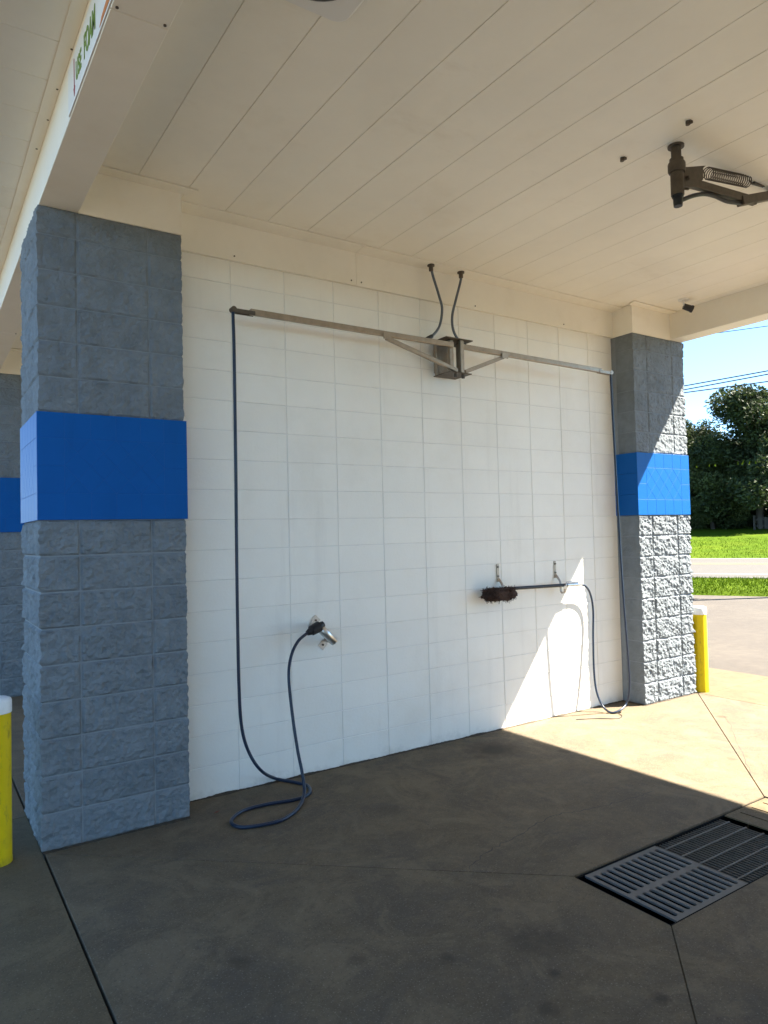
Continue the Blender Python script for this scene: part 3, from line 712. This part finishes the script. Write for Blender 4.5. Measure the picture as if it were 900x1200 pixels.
# ------------------------------------------------------------------ bollards
def bollard(x, y, label):
    root = empty('bollard', (x, y, 0)); tag(root, label, 'bollard', 'yellow bollards beside the pillars')
    mb = MB(); mb.lathe([(0.076, -0.04), (0.076, 0.02), (0.0745, 0.03), (0.0745, 0.80)], (0, 0, 0), 28); put('sleeve', mb.mesh('sleeve', 'yellow_plastic'), root, local=True)
    mb = MB(); mb.lathe([(0.0775, 0.795), (0.0785, 0.80), (0.0785, 0.855), (0.074, 0.868), (0.055, 0.876), (0.02, 0.880)], (0, 0, 0), 28); put('cap', mb.mesh('cap', 'white_cap'), root, local=True)
    return root
bollard(4.965, -0.235, 'yellow bollard with white cap standing in sun beside the exit pillar')
bollard(-1.463, -0.225, 'yellow bollard with white cap standing in shade beside the hose loop end pillar')
bollard(-1.463, 4.42, 'yellow bollard of the neighbouring bay seen past the shaded bollard')

# ------------------------------------------------------------------ wall boom
AY = -0.20; AZ = 3.215
wb = empty('wall_boom', (1.85, 0, 3.0)); tag(wb, 'tarnished steel wall bracket with two horizontal hose arms above the white wall', 'hose boom')
mb = MB(); mb.cbox((1.755, -0.012, 3.02), (1.955, 0.0005, 3.30), 0.003)
mb.build('back_plate', 'steel', wb)
mb = MB(); mb.cbox((1.71, -0.23, 3.262), (1.99, -0.013, 3.270), 0.002); mb.build('shelf', 'dark_steel', wb)
mb = MB(); mb.cbox((1.74, -0.23, 2.987), (1.97, -0.013, 2.995), 0.002); mb.build('shelf', 'dark_steel', wb)
for i, x in enumerate((1.755, 1.80, 1.885, 1.945)):
    mb = MB(); yy = -0.05 if i % 2 == 0 else -0.10
    if i == 2: yy = -0.2
    if i == 1: yy = -0.17
    mb.cbox((x-0.018, yy-0.018, 2.996), (x+0.018, yy+0.018, 3.261), 0.003); mb.build('post', 'steel', wb)
TIPL, TIPR = Vector((-0.065, AY, AZ)), at(715, 436.5, 1, -0.33)
for s_, tip, bracex in ((-1, TIPL, 1.15), (1, TIPR, 2.32)):
    p0 = Vector((1.80 if s_ < 0 else 1.90, AY, AZ)); d_ = (tip-p0).normalized(); sd_ = Vector((0, 0, 1)).cross(d_).normalized()
    arm = MB(); arm.beam(p0, tip-d_*0.12, 0.03, 0.040, 0.003); arm = arm.build('arm', 'steel', wb)
    mb = MB()
    for q in (-1, 1): mb.beam(tip-d_*0.15+sd_*0.018*q-Vector((0, 0, 0.01)), tip+sd_*0.018*q-Vector((0, 0, 0.01)), 0.005, 0.026)
    mb.cyl(tip-sd_*0.022-Vector((0, 0, 0.003)), tip+sd_*0.022-Vector((0, 0, 0.003)), 0.019, n=14); mb.build('tip_clamp', 'dark_steel' if s_ < 0 else 'steel', arm)
    bp_ = p0+d_*(abs(bracex-p0.x)/abs(d_.x)); AYb = bp_.y
    mb = MB(); mb.beam((bracex, AYb, bp_.z-0.028), (1.84 if s_ < 0 else 1.92, AY, 3.01), 0.025, 0.032, 0.003); mb.build('brace', 'steel', arm)
    mb = MB(); mb.beam((bracex-0.035, AYb-0.02, bp_.z-0.02), (bracex+0.035, AYb-0.02, bp_.z-0.02), 0.004, 0.045); mb.build('gusset', 'steel', arm)
for x in (1.82, 1.90):
    mb = MB(); mb.cyl((x, -0.2, 2.955), (x, -0.2, 2.986), 0.014, n=8); mb.build('bolt', 'dark_steel', wb)
# feed hoses from the soffit
for pts, m_, lab in (([at(505, 311, 1, -0.11), at(507, 322, 1, -0.11), at(514, 345, 1, -0.12), at(518, 362, 1, -0.13), at(515, 382, 1, -0.15), at(506, 394, 1, -0.18), at(497, 399, 1, -0.20)], 'hose_grey', 'thin grey feed hose bending from soffit down to the left boom arm'),
                     ([at(540, 319, 1, -0.11), at(540, 328, 1, -0.11), at(534, 352, 1, -0.12), at(530, 370, 1, -0.13), at(531, 386, 1, -0.15), at(537, 398, 1, -0.18), at(546, 406, 1, -0.20)], 'hose_grey', 'thin grey feed hose bending from soffit down to the right boom arm')):
    p0 = Vector((pts[0].x, pts[0].y, CEIL-0.01)); root = empty('feed_hose', p0); tag(root, lab, 'hose', 'feed hoses above the wall bracket')
    mb = MB(); mb.tube(spline([p0]+pts[1:], 8), 0.0105, 8); mb.build('tube', m_, root)
    mb = MB(); mb.lathe([(0.03, 0.002), (0.03, -0.012), (0.018, -0.014), (0.018, -0.05), (0.012, -0.052)][::-1], p0, 14); mb.build('fitting', 'dark_steel', root)
    mb = MB(); a = pts[-2]; b = pts[-1]; mb.cyl(a, b, 0.016, n=10); mb.build('coupling', 'black_rubber', root)

# ------------------------------------------------------------------ hoses
HY = AY
fz = 0.0115
h1 = [at(273, 366, 1, HY), at(274.5, 420, 1, HY), at(276.5, 560, 1, HY), at(278, 700, 1, HY), at(280, 800, 1, HY-0.005), at(283, 850, 1, HY-0.005), at(291, 880, 1, HY-0.01), at(305, 902, 1, -0.215),
      at(322, 912, 2, 0.025), at(345, 916.5, 2, fz), at(361, 921, 2, fz), at(362, 930, 2, fz), at(346, 937, 2, fz), at(315, 942, 2, fz), at(285, 950, 2, fz), at(271, 962, 2, fz), at(281, 969, 2, fz),
      at(305, 967, 2, fz), at(332, 960, 2, fz), at(350, 946, 2, fz+0.002), at(356.5, 928, 2, 0.042), at(354, 905, 1, -0.36), at(349, 880, 1, -0.31), at(343, 840, 1, -0.25), at(338.5, 795, 1, -0.20), at(341, 770, 1, -0.16), at(349, 752, 1, -0.14), at(361, 741, 1, -0.125)]
hs = empty('pressure_hose', at(315, 955, 2, 0.0)); tag(hs, 'dark blue hose from left boom arm, looped on floor by the holster', 'hose')
mb = MB(); mb.tube(spline(h1, 9), 0.0108, 10); mb.build('tube', 'hose_blue', hs)
a, b = at(360, 742, 1, -0.125), at(374, 734, 1, -0.115)
mb = MB(); mb.cyl(a, a.lerp(b, 0.35), 0.018, 0.030, n=12); mb.cyl(a.lerp(b, 0.35), b, 0.036, 0.040, n=12); mb.cyl(b, b+(b-a)*0.35, 0.030, 0.022, n=12); mb.build('gun_coupling', 'black_rubber', hs)
hol = empty('wand_holster', at(381, 744, 1, 0.0)); tag(hol, 'stainless steel tube holster bolted at a slant on the white wall', 'holster')
a, b = at(372, 733, 1, -0.105), at(392, 752, 1, -0.105); d = (b-a).normalized()
mb = MB(); n_ = 20; u = d.orthogonal().normalized(); w_ = d.cross(u); vs = []
for rr_, pp in ((0.031, a), (0.031, b), (0.028, b), (0.028, a)):
    for i in range(n_):
        t = 2*math.pi*i/n_; vs.append(pp+(u*math.cos(t)+w_*math.sin(t))*rr_)
mb.add(vs, [(k*n_+i, k*n_+(i+1) % n_, ((k+1) % 4)*n_+(i+1) % n_, ((k+1) % 4)*n_+i) for k in range(4) for i in range(n_)], True); mb.build('tube', 'bright_steel', hol)
wn = Vector((0, -1, 0)); side = d.cross(wn).normalized()
for t_, sd in ((0.06, -1), (0.94, 1)):
    c0 = a.lerp(b, t_); c0 = Vector((c0.x, -0.003, c0.z)); q = Vector((d.x, 0, d.z)).normalized(); q2 = Vector((-q.z, 0, q.x))
    cc = c0 + q2*(0.045 if t_ < 0.5 else -0.05)
    mb = MB(); mb.beam(cc-q*0.028, cc+q*0.028, 0.056, 0.006, up=wn)
    mb.build('mount_tab', 'bright_steel', hol)
    mb = MB(); mb.beam(Vector((c0.x, -0.006, c0.z))-q*0.02, Vector((c0.x, -0.006, c0.z))+q*0.02, 0.05, 0.006, up=wn); mb.beam(Vector((c0.x, -0.004, c0.z)), Vector((c0.x, -0.078, c0.z)), 0.04, 0.006, up=q); mb.build('stand_off', 'bright_steel', hol)
    mb = MB(); mb.cyl(cc+wn*0.003, cc+wn*0.010, 0.008, n=8); mb.build('bolt', 'dark_steel', hol)

h2 = [at(715.5, 438, 1, -0.33), at(717, 470, 1, -0.332), at(722, 560, 1, -0.335), at(729, 680, 1, -0.335), at(733.5, 740, 1, -0.33), at(737, 785, 1, -0.32), at(737.5, 808, 1, -0.305), at(734, 824, 1, -0.28),
      at(727, 832, 2, 0.03), at(716, 835, 2, fz), at(706, 827, 1, -0.155), at(699, 810, 1, -0.10), at(696, 785, 1, -0.07), at(695, 745, 1, -0.052), at(695, 715, 1, -0.05), at(692, 697, 1, -0.058), at(686, 687, 1, -0.072), at(677, 684.5, 1, -0.085)]
hs2 = empty('brush_hose', at(716, 835, 2, 0.0)); tag(hs2, 'slim dark hose from the right boom arm, looping up to the foam brush', 'hose')
mb = MB(); mb.tube(spline(h2, 9), 0.0098, 10); mb.build('tube', 'hose_blue', hs2)
mb = MB(); p = at(725, 836, 2, 0.006); pts = [p, at(729, 839, 2, 0.006), at(723, 842, 2, 0.005), at(700, 842, 2, 0.004), at(675, 843, 2, 0.004)]
tie = MB(); tie.tube(spline(pts, 6), 0.003, 6); tag(tie.build('cord', 'black_rubber'), 'thin loose dark cord lying on the sunlit concrete below the brush hose', 'cord')
rebase(bpy.data.objects['cord'], p)

# ------------------------------------------------------------------ brush on hooks
BYY = -0.085
br = empty('foam_brush', at(585, 697, 1, BYY)); tag(br, 'foam brush with brown bristle head and dark handle hung on two hooks', 'brush')
ha, hb = at(601, 689.5, 1, BYY), at(679, 684.5, 1, BYY)
mb = MB(); mb.cyl(ha+(ha-hb).normalized()*0.06, hb, 0.015, n=12); mb.build('handle', 'black_rubber', br)
mb = MB(); mb.cyl(hb+(ha-hb).normalized()*0.17, hb+(ha-hb).normalized()*0.0, 0.0175, n=12); mb.cyl(hb, hb-(ha-hb).normalized()*0.03, 0.014, n=12)
a = hb+(ha-hb).normalized()*0.22
mb.tube(spline([a+Vector((0, 0, -0.016)), a+Vector((0.02, -0.02, 0.0)), a+Vector((0.045, -0.005, 0.022)), a+Vector((0.09, -0.012, 0.022)), a+Vector((0.2, -0.006, 0.018))], 6), 0.008, 6)
mb.build('grip_sleeve', 'bright_steel', br)
hc = at(583, 696, 1, BYY); axd = (ha-hb).normalized()
c0 = at(569, 694, 1, BYY); c1 = at(600, 691, 1, BYY); dd = (c1-c0)
bm = bmesh.new(); bmesh.ops.create_icosphere(bm, subdivisions=5, radius=1.0)
for v in bm.verts:
    p = v.co.copy(); q = Vector([math.copysign(abs(t)**0.6, t) for t in p])
    k = 1+0.22*noise.noise(p*2.3)+0.14*noise.noise(p*6)+0.12*noise.noise(p*14)+0.08*noise.noise(p*30)
    down = 1.25 if p.z < 0 else 0.75
    v.co = Vector((q.x*(dd.length*0.52+0.012*noise.noise(p*3)), q.y*0.058, q.z*0.05*down-0.012-0.022*max(0, q.x)*max(0, -q.z)))*k
    v.co.x += 0.02*max(0, -p.z)*noise.noise(p*5)
M = Matrix.Translation((c0+c1)/2) @ dd.to_track_quat('X', 'Z').to_matrix().to_4x4()
mb = MB(); mb.addbm(bm, M, True); core = mb.build('head', 'bristle', br)
mb = MB(); rb = random.Random(5); cen = (c0+c1)/2
for f_ in core.data.polygons:
    if rb.random() < 0.2:
        p0 = f_.center+Vector(core.location)+WORLD[br]; nn = f_.normal
        dv = (nn*0.8+Vector((rb.gauss(0, 0.35), rb.gauss(0, 0.35), -0.5+rb.gauss(0, 0.3)))).normalized(); e = p0+dv*rb.uniform(0.008, 0.026)*(1.0+0.8*noise.noise(p0*25)); e.y = min(e.y, -0.004)
        sd = dv.cross(Vector((rb.gauss(0, 1), rb.gauss(0, 1), rb.gauss(0, 1)))).normalized()*0.003
        mb.add([p0-sd-dv*0.004, p0+sd-dv*0.004, e+sd*0.5, e-sd*0.5], [(0, 1, 2, 3)])
bo = mb.build('bristles', 'bristle', br, fix=False); bo['kind'] = 'stuff'
def hook(px, py0, py1, label):
    top = at(px, py0, 1, -0.005); z0 = top.z; x = top.x
    root = empty('wall_hook', (x, 0, z0-0.09)); tag(root, label, 'hook', 'hooks on the white wall')
    mb = MB(); mb.cbox((x-0.014, -0.008, z0-0.155), (x+0.014, 0.0, z0), 0.002); mb.build('strap', 'steel', root)
    mb = MB()
    pts = [Vector((x, -0.008, z0-0.125)), Vector((x+0.004, -0.03, z0-0.15)), Vector((x+0.006, -0.055, z0-0.185)), Vector((x+0.006, -0.062, z0-0.225)), Vector((x+0.006, -0.064, z0-0.27)), Vector((x+0.006, -0.085, z0-0.292)), Vector((x+0.006, -0.108, z0-0.275)), Vector((x+0.006, -0.112, z0-0.25))]
    P = spline(pts, 5)
    for a_, b2 in zip(P[:-1], P[1:]): mb.beam(a_, b2, 0.022, 0.005, up=Vector((0, 1, 0.3)).normalized())
    mb.build('prong', 'steel', root)
    for dz in (0.025, 0.105):
        mb = MB(); mb.cyl((x, -0.007, z0-dz), (x, -0.015, z0-dz), 0.009, n=8); mb.build('bolt', 'dark_steel', root)
hook(583, 661, 0, 'bent steel hook above the bristle head of the foam brush')
hook(650, 657.5, 0, 'bent steel hook above the handle of the foam brush')

# ------------------------------------------------------------------ ceiling boom
fp = at(792, 171, 2, CEIL); BX, BYc = fp.x, fp.y
cb = empty('ceiling_boom', (BX, BYc, CEIL)); tag(cb, 'dark steel swivel boom with coil spring hanging from the soffit', 'hose boom')
def bz(px, py): return at(px, py, 1, BYc)
zt = bz(792, 196).z; zb = bz(792, 228).z
mb = MB(); mb.lathe([(0.045, CEIL-0.010), (0.045, CEIL+0.002)], (BX, BYc, 0), 20); mb.lathe([(0.028, zt-0.01), (0.028, CEIL-0.011)], (BX, BYc, 0), 16); mb.build('flange', 'dark_steel', cb)
mb = MB(); mb.lathe([(0.036, zb), (0.036, zt)], (BX, BYc, 0), 18); mb.lathe([(0.044, zt-0.03), (0.048, zt-0.02), (0.048, zt+0.02), (0.044, zt+0.028)], (BX, BYc, 0), 18); mb.lathe([(0.038, zt+0.029), (0.038, zt+0.05)], (BX, BYc, 0), 18); mb.build('pivot_post', 'dark_steel', cb)
zz = bz(790, 240).z
mb = MB(); mb.lathe([(0.024, zz), (0.026, zz+0.02), (0.026, zb-0.015), (0.032, zb-0.012), (0.032, zb+0.002)], (BX, BYc, 0), 14); mb.build('swivel', 'black_rubber', cb)
mb = MB()
pl_ = [bz(796, 198), bz(823, 196), bz(820, 199), bz(820, 212), bz(810, 221), bz(796, 221)]
for yy in (-0.022, 0.016): mb.prism([(p.x, p.z) for p in pl_], BYc+yy, BYc+yy+0.006, 'y')
mb.build('bracket', 'dark_steel', cb)
a, b = bz(800, 212), bz(884, 236)
mb = MB(); mb.beam(a, b, 0.034, 0.05, 0.003); inner = mb.build('inner_arm', 'dark_steel', cb)
a2 = bz(867, 236); d2 = (bz(915, 227)-a2).normalized(); b2 = a2+d2*1.5
mb = MB(); mb.beam(a2, b2, 0.05, 0.055, 0.003); mb.build('outer_arm', 'dark_steel', cb)
s0, s1 = bz(829, 203), bz(876, 213); sd = s1-s0; L_ = sd.length; sx = sd.normalized(); sy = sx.orthogonal().normalized(); sz = sx.cross(sy)
pts = []; turns = 19
for i in range(turns*12+1):
    t = i/(turns*12); an = 2*math.pi*turns*t; pts.append(s0+sx*(L_*t)+(sy*math.cos(an)+sz*math.sin(an))*0.034)
mb = MB(); mb.tube(pts, 0.0034, 5)
mb.tube(spline([bz(818, 207), bz(823, 208), bz(826, 206.5), pts[0]], 5), 0.004, 5)
mb.tube(spline([pts[-1], bz(878, 211), bz(880, 214), bz(884, 215.5), bz(887, 214), bz(884, 211.5), bz(880, 212)], 5), 0.004, 5)
mb.build('spring', 'dark_steel', cb)
ra = bz(882, 212.5); mb = MB(); mb.beam(ra, ra+(bz(900, 217.5)-ra).normalized()*1.2, 0.024, 0.034, 0.002); mb.build('tension_rod', 'dark_steel', cb)
mb = MB(); mb.tube(spline([bz(792, 236), bz(800, 234), bz(812, 229.5), bz(825, 227.5), bz(838, 230), bz(852, 236), bz(868, 238.5)], 7), 0.0125, 8); mb.build('hose', 'black_rubber', cb)
mb = MB(); c_ = bz(801, 211); mb.cyl(c_+Vector((0, -0.04, 0)), c_+Vector((0, 0.04, 0)), 0.013, n=8); mb.build('bolt', 'dark_steel', cb)

# ------------------------------------------------------------------ security camera, ceiling light
p = at(801, 351, 2, CEIL); sc_ = empty('security_camera', (p.x, p.y, CEIL)); tag(sc_, 'small dark security camera on a white arm under the soffit corner', 'camera')
mb = MB(); mb.lathe([(0.045, -0.012), (0.05, -0.006), (0.05, 0.002)], (p.x, p.y, CEIL), 16); mb.tube(spline([p, p+Vector((0.0, 0.0, -0.04)), p+Vector((0.02, -0.01, -0.062)), p+Vector((0.05, -0.025, -0.07))], 5), 0.011, 8); mb.build('mount', 'white_plastic', sc_)
c_ = at(807.5, 361, 1, p.y-0.03); dv = Vector((0.72, -0.55, -0.36)).normalized()
mb = MB(); mb.cyl(c_-dv*0.055, c_+dv*0.02, 0.028, 0.031, n=18); mb.cyl(c_+dv*0.018, c_+dv*0.036, 0.035, 0.035, n=18); mb.build('housing', 'black_plastic', sc_)
mb = MB(); mb.cyl(c_+dv*0.035, c_+dv*0.039, 0.018, n=16); mb.build('lens', 'lens_glass', sc_)
mb = MB(); mb.beam(p+Vector((0.045, -0.022, -0.069)), c_+Vector((0, 0, 0.02)), 0.02, 0.02); mb.build('joint', 'white_plastic', sc_)
lx, ly = -0.305-0.24, -2.085-0.24
cl = empty('ceiling_light', (lx, ly, CEIL)); tag(cl, 'square white ceiling light with rounded corners and round lens', 'ceiling light')
def rrect(h, r_, n=6):
    out = []
    for cx, cy, a0 in ((h-r_, h-r_, 0), (-h+r_, h-r_, 90), (-h+r_, -h+r_, 180), (h-r_, -h+r_, 270)):
        for i in range(n+1):
            t = math.radians(a0+90*i/n); out.append((lx+cx+r_*math.cos(t), ly+cy+r_*math.sin(t)))
    return out
mb = MB(); A = rrect(0.236, 0.06); B = rrect(0.222, 0.055); n_ = len(A)
vs = [(x, y, CEIL-0.001) for x, y in A]+[(x, y, CEIL-0.028) for x, y in A]+[(x, y, CEIL-0.04) for x, y in B]
mb.add(vs, [tuple(range(n_))]+[(k*n_+i, k*n_+(i+1) % n_, (k+1)*n_+(i+1) % n_, (k+1)*n_+i) for k in range(2) for i in range(n_)]+[tuple(2*n_+i for i in range(n_))]); mb.build('housing', 'white_plastic', cl)
mb = MB(); mb.lathe([(0.155, -0.052), (0.165, -0.048), (0.165, -0.039)], (lx, ly, CEIL), 32); mb.build('rim', 'black_plastic', cl)
mb = MB(); mb.lathe([(0.03, -0.086), (0.09, -0.078), (0.13, -0.064), (0.148, -0.0515)], (lx, ly, CEIL), 32); mb.build('lens', 'lens_glass', cl)

# ------------------------------------------------------------------ power lines and poles
WN = 17.8
def on_line(px, py): return atn(px, py, RN, WN)
sp = Vector((18.4, 2.5, 0)).dot(RD)
def road_pt(s_, z): p = RN*WN+RD*s_; return Vector((p.x, p.y, z))
wires = [((803, 452), (900, 434.5), 'upper twin'), ((803, 456.5), (900, 438.5), 'lower twin'), ((803, 460), (900, 447), 'lowest'), ((860, 387.5), (900, 382), 'topmost')]
labs = ['upper of the two crossing power lines above the trees', 'lower of the two crossing power lines above the trees', 'lowest power line, closest over the tree tops', 'single thin power line high above the others, just under the beam']
s_left = sp-42
ends = []
for (a, b, nm), lb in zip(wires, labs):
    A, B = on_line(*a), on_line(*b); sa, sb = A.dot(RD), B.dot(RD); k = (B.z-A.z)/(sb-sa)
    pts = []; 
    for i in range(25):
        s_ = s_left+(sp-s_left)*i/24
        base = A.z+k*(s_-sa); pts.append(road_pt(s_, base+0.0007*(s_-sa)*(s_-sb)))
    mb = MB(); mb.tube(pts, 0.016 if nm != 'topmost' else 0.010, 6); o = mb.build('power_line', 'wire'); rebase(o, pts[0]); tag(o, lb, 'power line', 'power lines along the road'); ends.append((pts[0].z, pts[-1].z))
for s_, idx, lb in ((sp, 1, 'wooden utility pole by the lot, throwing its shadow on the asphalt'), (s_left, 0, 'wooden utility pole far along the road behind the wash')):
    b0 = road_pt(s_, 0.0); zmax = max(e[idx] for e in ends)+0.6
    root = empty('utility_pole', b0); tag(root, lb, 'utility pole', 'utility poles along the road')
    mb = MB(); mb.cyl(b0+Vector((0.14, 0, -0.1)), Vector((b0.x+0.14, b0.y, zmax)), 0.14, 0.10, n=14); mb.build('pole', 'bark', root)
    mb = MB(); mb.beam(Vector((b0.x-0.5, b0.y, zmax-0.35)), Vector((b0.x+0.8, b0.y, zmax-0.35)), 0.1, 0.12); mb.build('crossarm', 'bark', root)

# ------------------------------------------------------------------ trees
def ground_z(p):
    n_ = Vector((p[0], p[1], 0)).dot(RN); prof = [(15.75, 0.02), (18, 0.05), (21.6, 0.01), (36.8, 0.01), (41, 0.16), (50, 0.66), (62, 1.42), (80, 2.0), (160, 3.2)]
    for (a, za), (b, zb_) in zip(prof[:-1], prof[1:]):
        if a <= n_ <= b: return za+(zb_-za)*(n_-a)/(b-a)
    return prof[-1][1]
def make_tree(seed, H, Rr, nleaf, leafm, low=0.12, lsz=0.26):
    rr = random.Random(seed); trunk = MB(); crown = MB()
    pts = [Vector((0, 0, -0.2))]; p = Vector((0, 0, -0.2))
    for i in range(6): p = p+Vector((rr.gauss(0, 0.12), rr.gauss(0, 0.12), H*0.62/6)); pts.append(p)
    trunk.tube(pts, [0.028*H*(1-0.12*i) for i in range(7)], 9)
    clumps = []
    for i in range(34):
        t = rr.random()**0.85; z = H*(low+(0.94-low)*t); prof = math.sin(math.pi*min(1, (0.16+0.84*t))**0.9)**0.7 if t < 0.98 else 0.2
        a = rr.uniform(0, 2*math.pi); rad = Rr*prof*rr.uniform(0.45, 1.0)
        c = Vector((rad*math.cos(a), rad*math.sin(a), z)); clumps.append((c, Rr*rr.uniform(0.2, 0.38)))
        st = pts[min(6, 2+int(t*4.5))]; mid = st.lerp(c, 0.5)+Vector((0, 0, 0.04*H*rr.random()))
        trunk.tube(spline([st, mid, c], 4), [0.009*H*(1-0.1*q) for q in range(9)], 5)
    for i in range(10): clumps.append((Vector((rr.gauss(0, Rr*0.2), rr.gauss(0, Rr*0.2), H*rr.uniform(0.35, 0.9))), Rr*0.4))
    tot = sum(c[1]**2 for c in clumps)
    for c, r_ in clumps:
        for k in range(int(nleaf*r_*r_/tot)):
            v = Vector((rr.gauss(0, 1), rr.gauss(0, 1), rr.gauss(0, 1))).normalized()*r_*rr.random()**0.42; v.z *= 0.72
            q = c+v; s1_ = lsz*rr.uniform(0.45, 1.15)
            e1 = Vector((rr.gauss(0, 1), rr.gauss(0, 1), rr.gauss(0, 0.6))).normalized(); e2 = e1.cross(Vector((rr.gauss(0, 1), rr.gauss(0, 1), rr.gauss(0, 1)))).normalized()*0.55
            crown.add([q-e1*s1_*0.5, q+e2*s1_*0.4+e1*s1_*0.05, q+e1*s1_*0.55, q-e2*s1_*0.4], [(0, 1, 2, 3)])
    return trunk.mesh('trunk', 'bark'), crown.mesh('crown', leafm, fix=False)
protos = [make_tree(1, 12.0, 5.0, 34000, 'leaf', 0.02, 0.38), make_tree(2, 9.5, 4.2, 26000, 'leaf_light', 0.0, 0.34), make_tree(3, 10.5, 4.4, 28000, 'leaf', 0.0, 0.36)]
def tree(px, s_n, H, proto, label, sx=1.0, rot=0.0):
    """tree on the lawn in the direction of photo column px, at road distance s_n"""
    q = atn(px, 612, RN, s_n); z = ground_z(q)
    root = empty('tree', (q.x, q.y, z), rot); base = (12.0, 9.5, 10.5)[proto]; k = H/base; root.scale = (k*sx, k*sx, k)
    tag(root, label, 'tree', 'trees along the far edge of the lawn')
    t, c = protos[proto]; put('trunk', t, root, local=True); put('crown', c, root, local=True)
tree(893, 62, 12.2, 0, 'tallest dark tree on the lawn, crown standing clear against the sky', 1.0, 0.4)
tree(836, 63, 8.2, 1, 'lighter green bushy tree left of the tallest dark tree', 0.95, 1.2)
tree(808, 66, 10.0, 2, 'dark tree just behind the exit pillar', 0.9, 2.2)
tree(862, 69, 8.0, 2, 'low dense tree filling the gap under the tallest tree', 1.25, 0.9)
tree(885, 74, 8.5, 1, 'dense tree in shade behind the tallest dark tree', 1.3, 3.1)
tree(825, 75, 8.0, 2, 'dense tree in deep shade behind the lighter bushy tree', 1.35, 4.1)
for px, H in ((960, 11), (1050, 12.5), (1160, 10.5), (740, 10), (690, 11.5), (640, 10.5)):
    tree(px, 66, H, rnd.randrange(3), 'leafy tree further along the row beyond the lawn', 1.1, rnd.uniform(0, 6))
# understorey behind the trunks
mb = MB(); rr = random.Random(9)
for i in range(42000):
    s_ = rr.uniform(-75, 15); n_ = rr.uniform(65, 80); p = RN*n_+RD*s_
    z = ground_z((p.x, p.y))+abs(rr.gauss(0, 1.0))*1.7*(0.7+0.5*noise.noise(Vector((s_*0.2, n_*0.1, 0)))); sz = rr.uniform(0.2, 0.5)
    e1 = Vector((rr.gauss(0, 1), rr.gauss(0, 1), rr.gauss(0, 0.6))).normalized()*sz; e2 = e1.cross(Vector((rr.gauss(0, 1), rr.gauss(0, 1), rr.gauss(0, 1)))).normalized()*sz*0.5
    c_ = Vector((p.x, p.y, z)); mb.add([c_-e1, c_+e2, c_+e1, c_-e2], [(0, 1, 2, 3)])
o = mb.build('undergrowth', 'leaf', fix=False); tag(o, 'dark undergrowth filling the space behind the trees', 'undergrowth', kind='stuff')
# fence under the tallest tree
fa = atn(884, 612, RN, 60.5); fz0 = ground_z(fa); fr = empty('wooden_fence', (fa.x, fa.y, fz0)); tag(fr, 'low weathered wooden fence at the edge of the lawn under the trees', 'fence')
for i in range(26):
    p = fa+RD*(i*0.42); zz = ground_z(p); mb = MB()
    if i % 6 == 0: mb.box((p.x-0.06, p.y-0.06, zz-0.1), (p.x+0.06, p.y+0.06, zz+1.15)); mb.build('post', 'wood_grey', fr)
    else: mb.beam(Vector((p.x, p.y, zz+0.05)), Vector((p.x, p.y, zz+1.0)), 0.26, 0.03, up=RN); mb.build('board', 'wood_grey', fr)
for h in (0.3, 0.8):
    mb = MB(); mb.beam(Vector((fa.x, fa.y, fz0+h))+RN*0.04, Vector((fa.x, fa.y, fz0+h))+RD*10.5+RN*0.04, 0.05, 0.09); mb.build('rail', 'wood_grey', fr)
# grass blades on the verge and the lawn front
mb = MB(); rr = random.Random(4)
def blades(n, n0, n1, s0_, s1_, hgt):
    for i in range(n):
        s_ = rr.uniform(s0_, s1_); n_ = rr.uniform(n0, n1); p = RN*n_+RD*s_; z = ground_z((p.x, p.y)) - 0.01
        a = rr.uniform(0, 6.28); h = hgt*rr.uniform(0.4, 1.2); wv = Vector((math.cos(a), math.sin(a), 0))*rr.uniform(0.008, 0.02); ln = Vector((rr.gauss(0, 0.4), rr.gauss(0, 0.4), 1))*h
        b0 = Vector((p.x, p.y, z)); mb.add([b0-wv, b0+wv, b0+ln], [(0, 1, 2)])
blades(26000, 15.7, 21.75, -14, 10, 0.10)
blades(16000, 36.6, 52, -30, 10, 0.14)
o = mb.build('grass_blades', 'grass_blade', fix=False); tag(o, 'bright green grass growing on the verge and lawn beside the road', 'grass', kind='stuff')
bpy.context.view_layer.update()
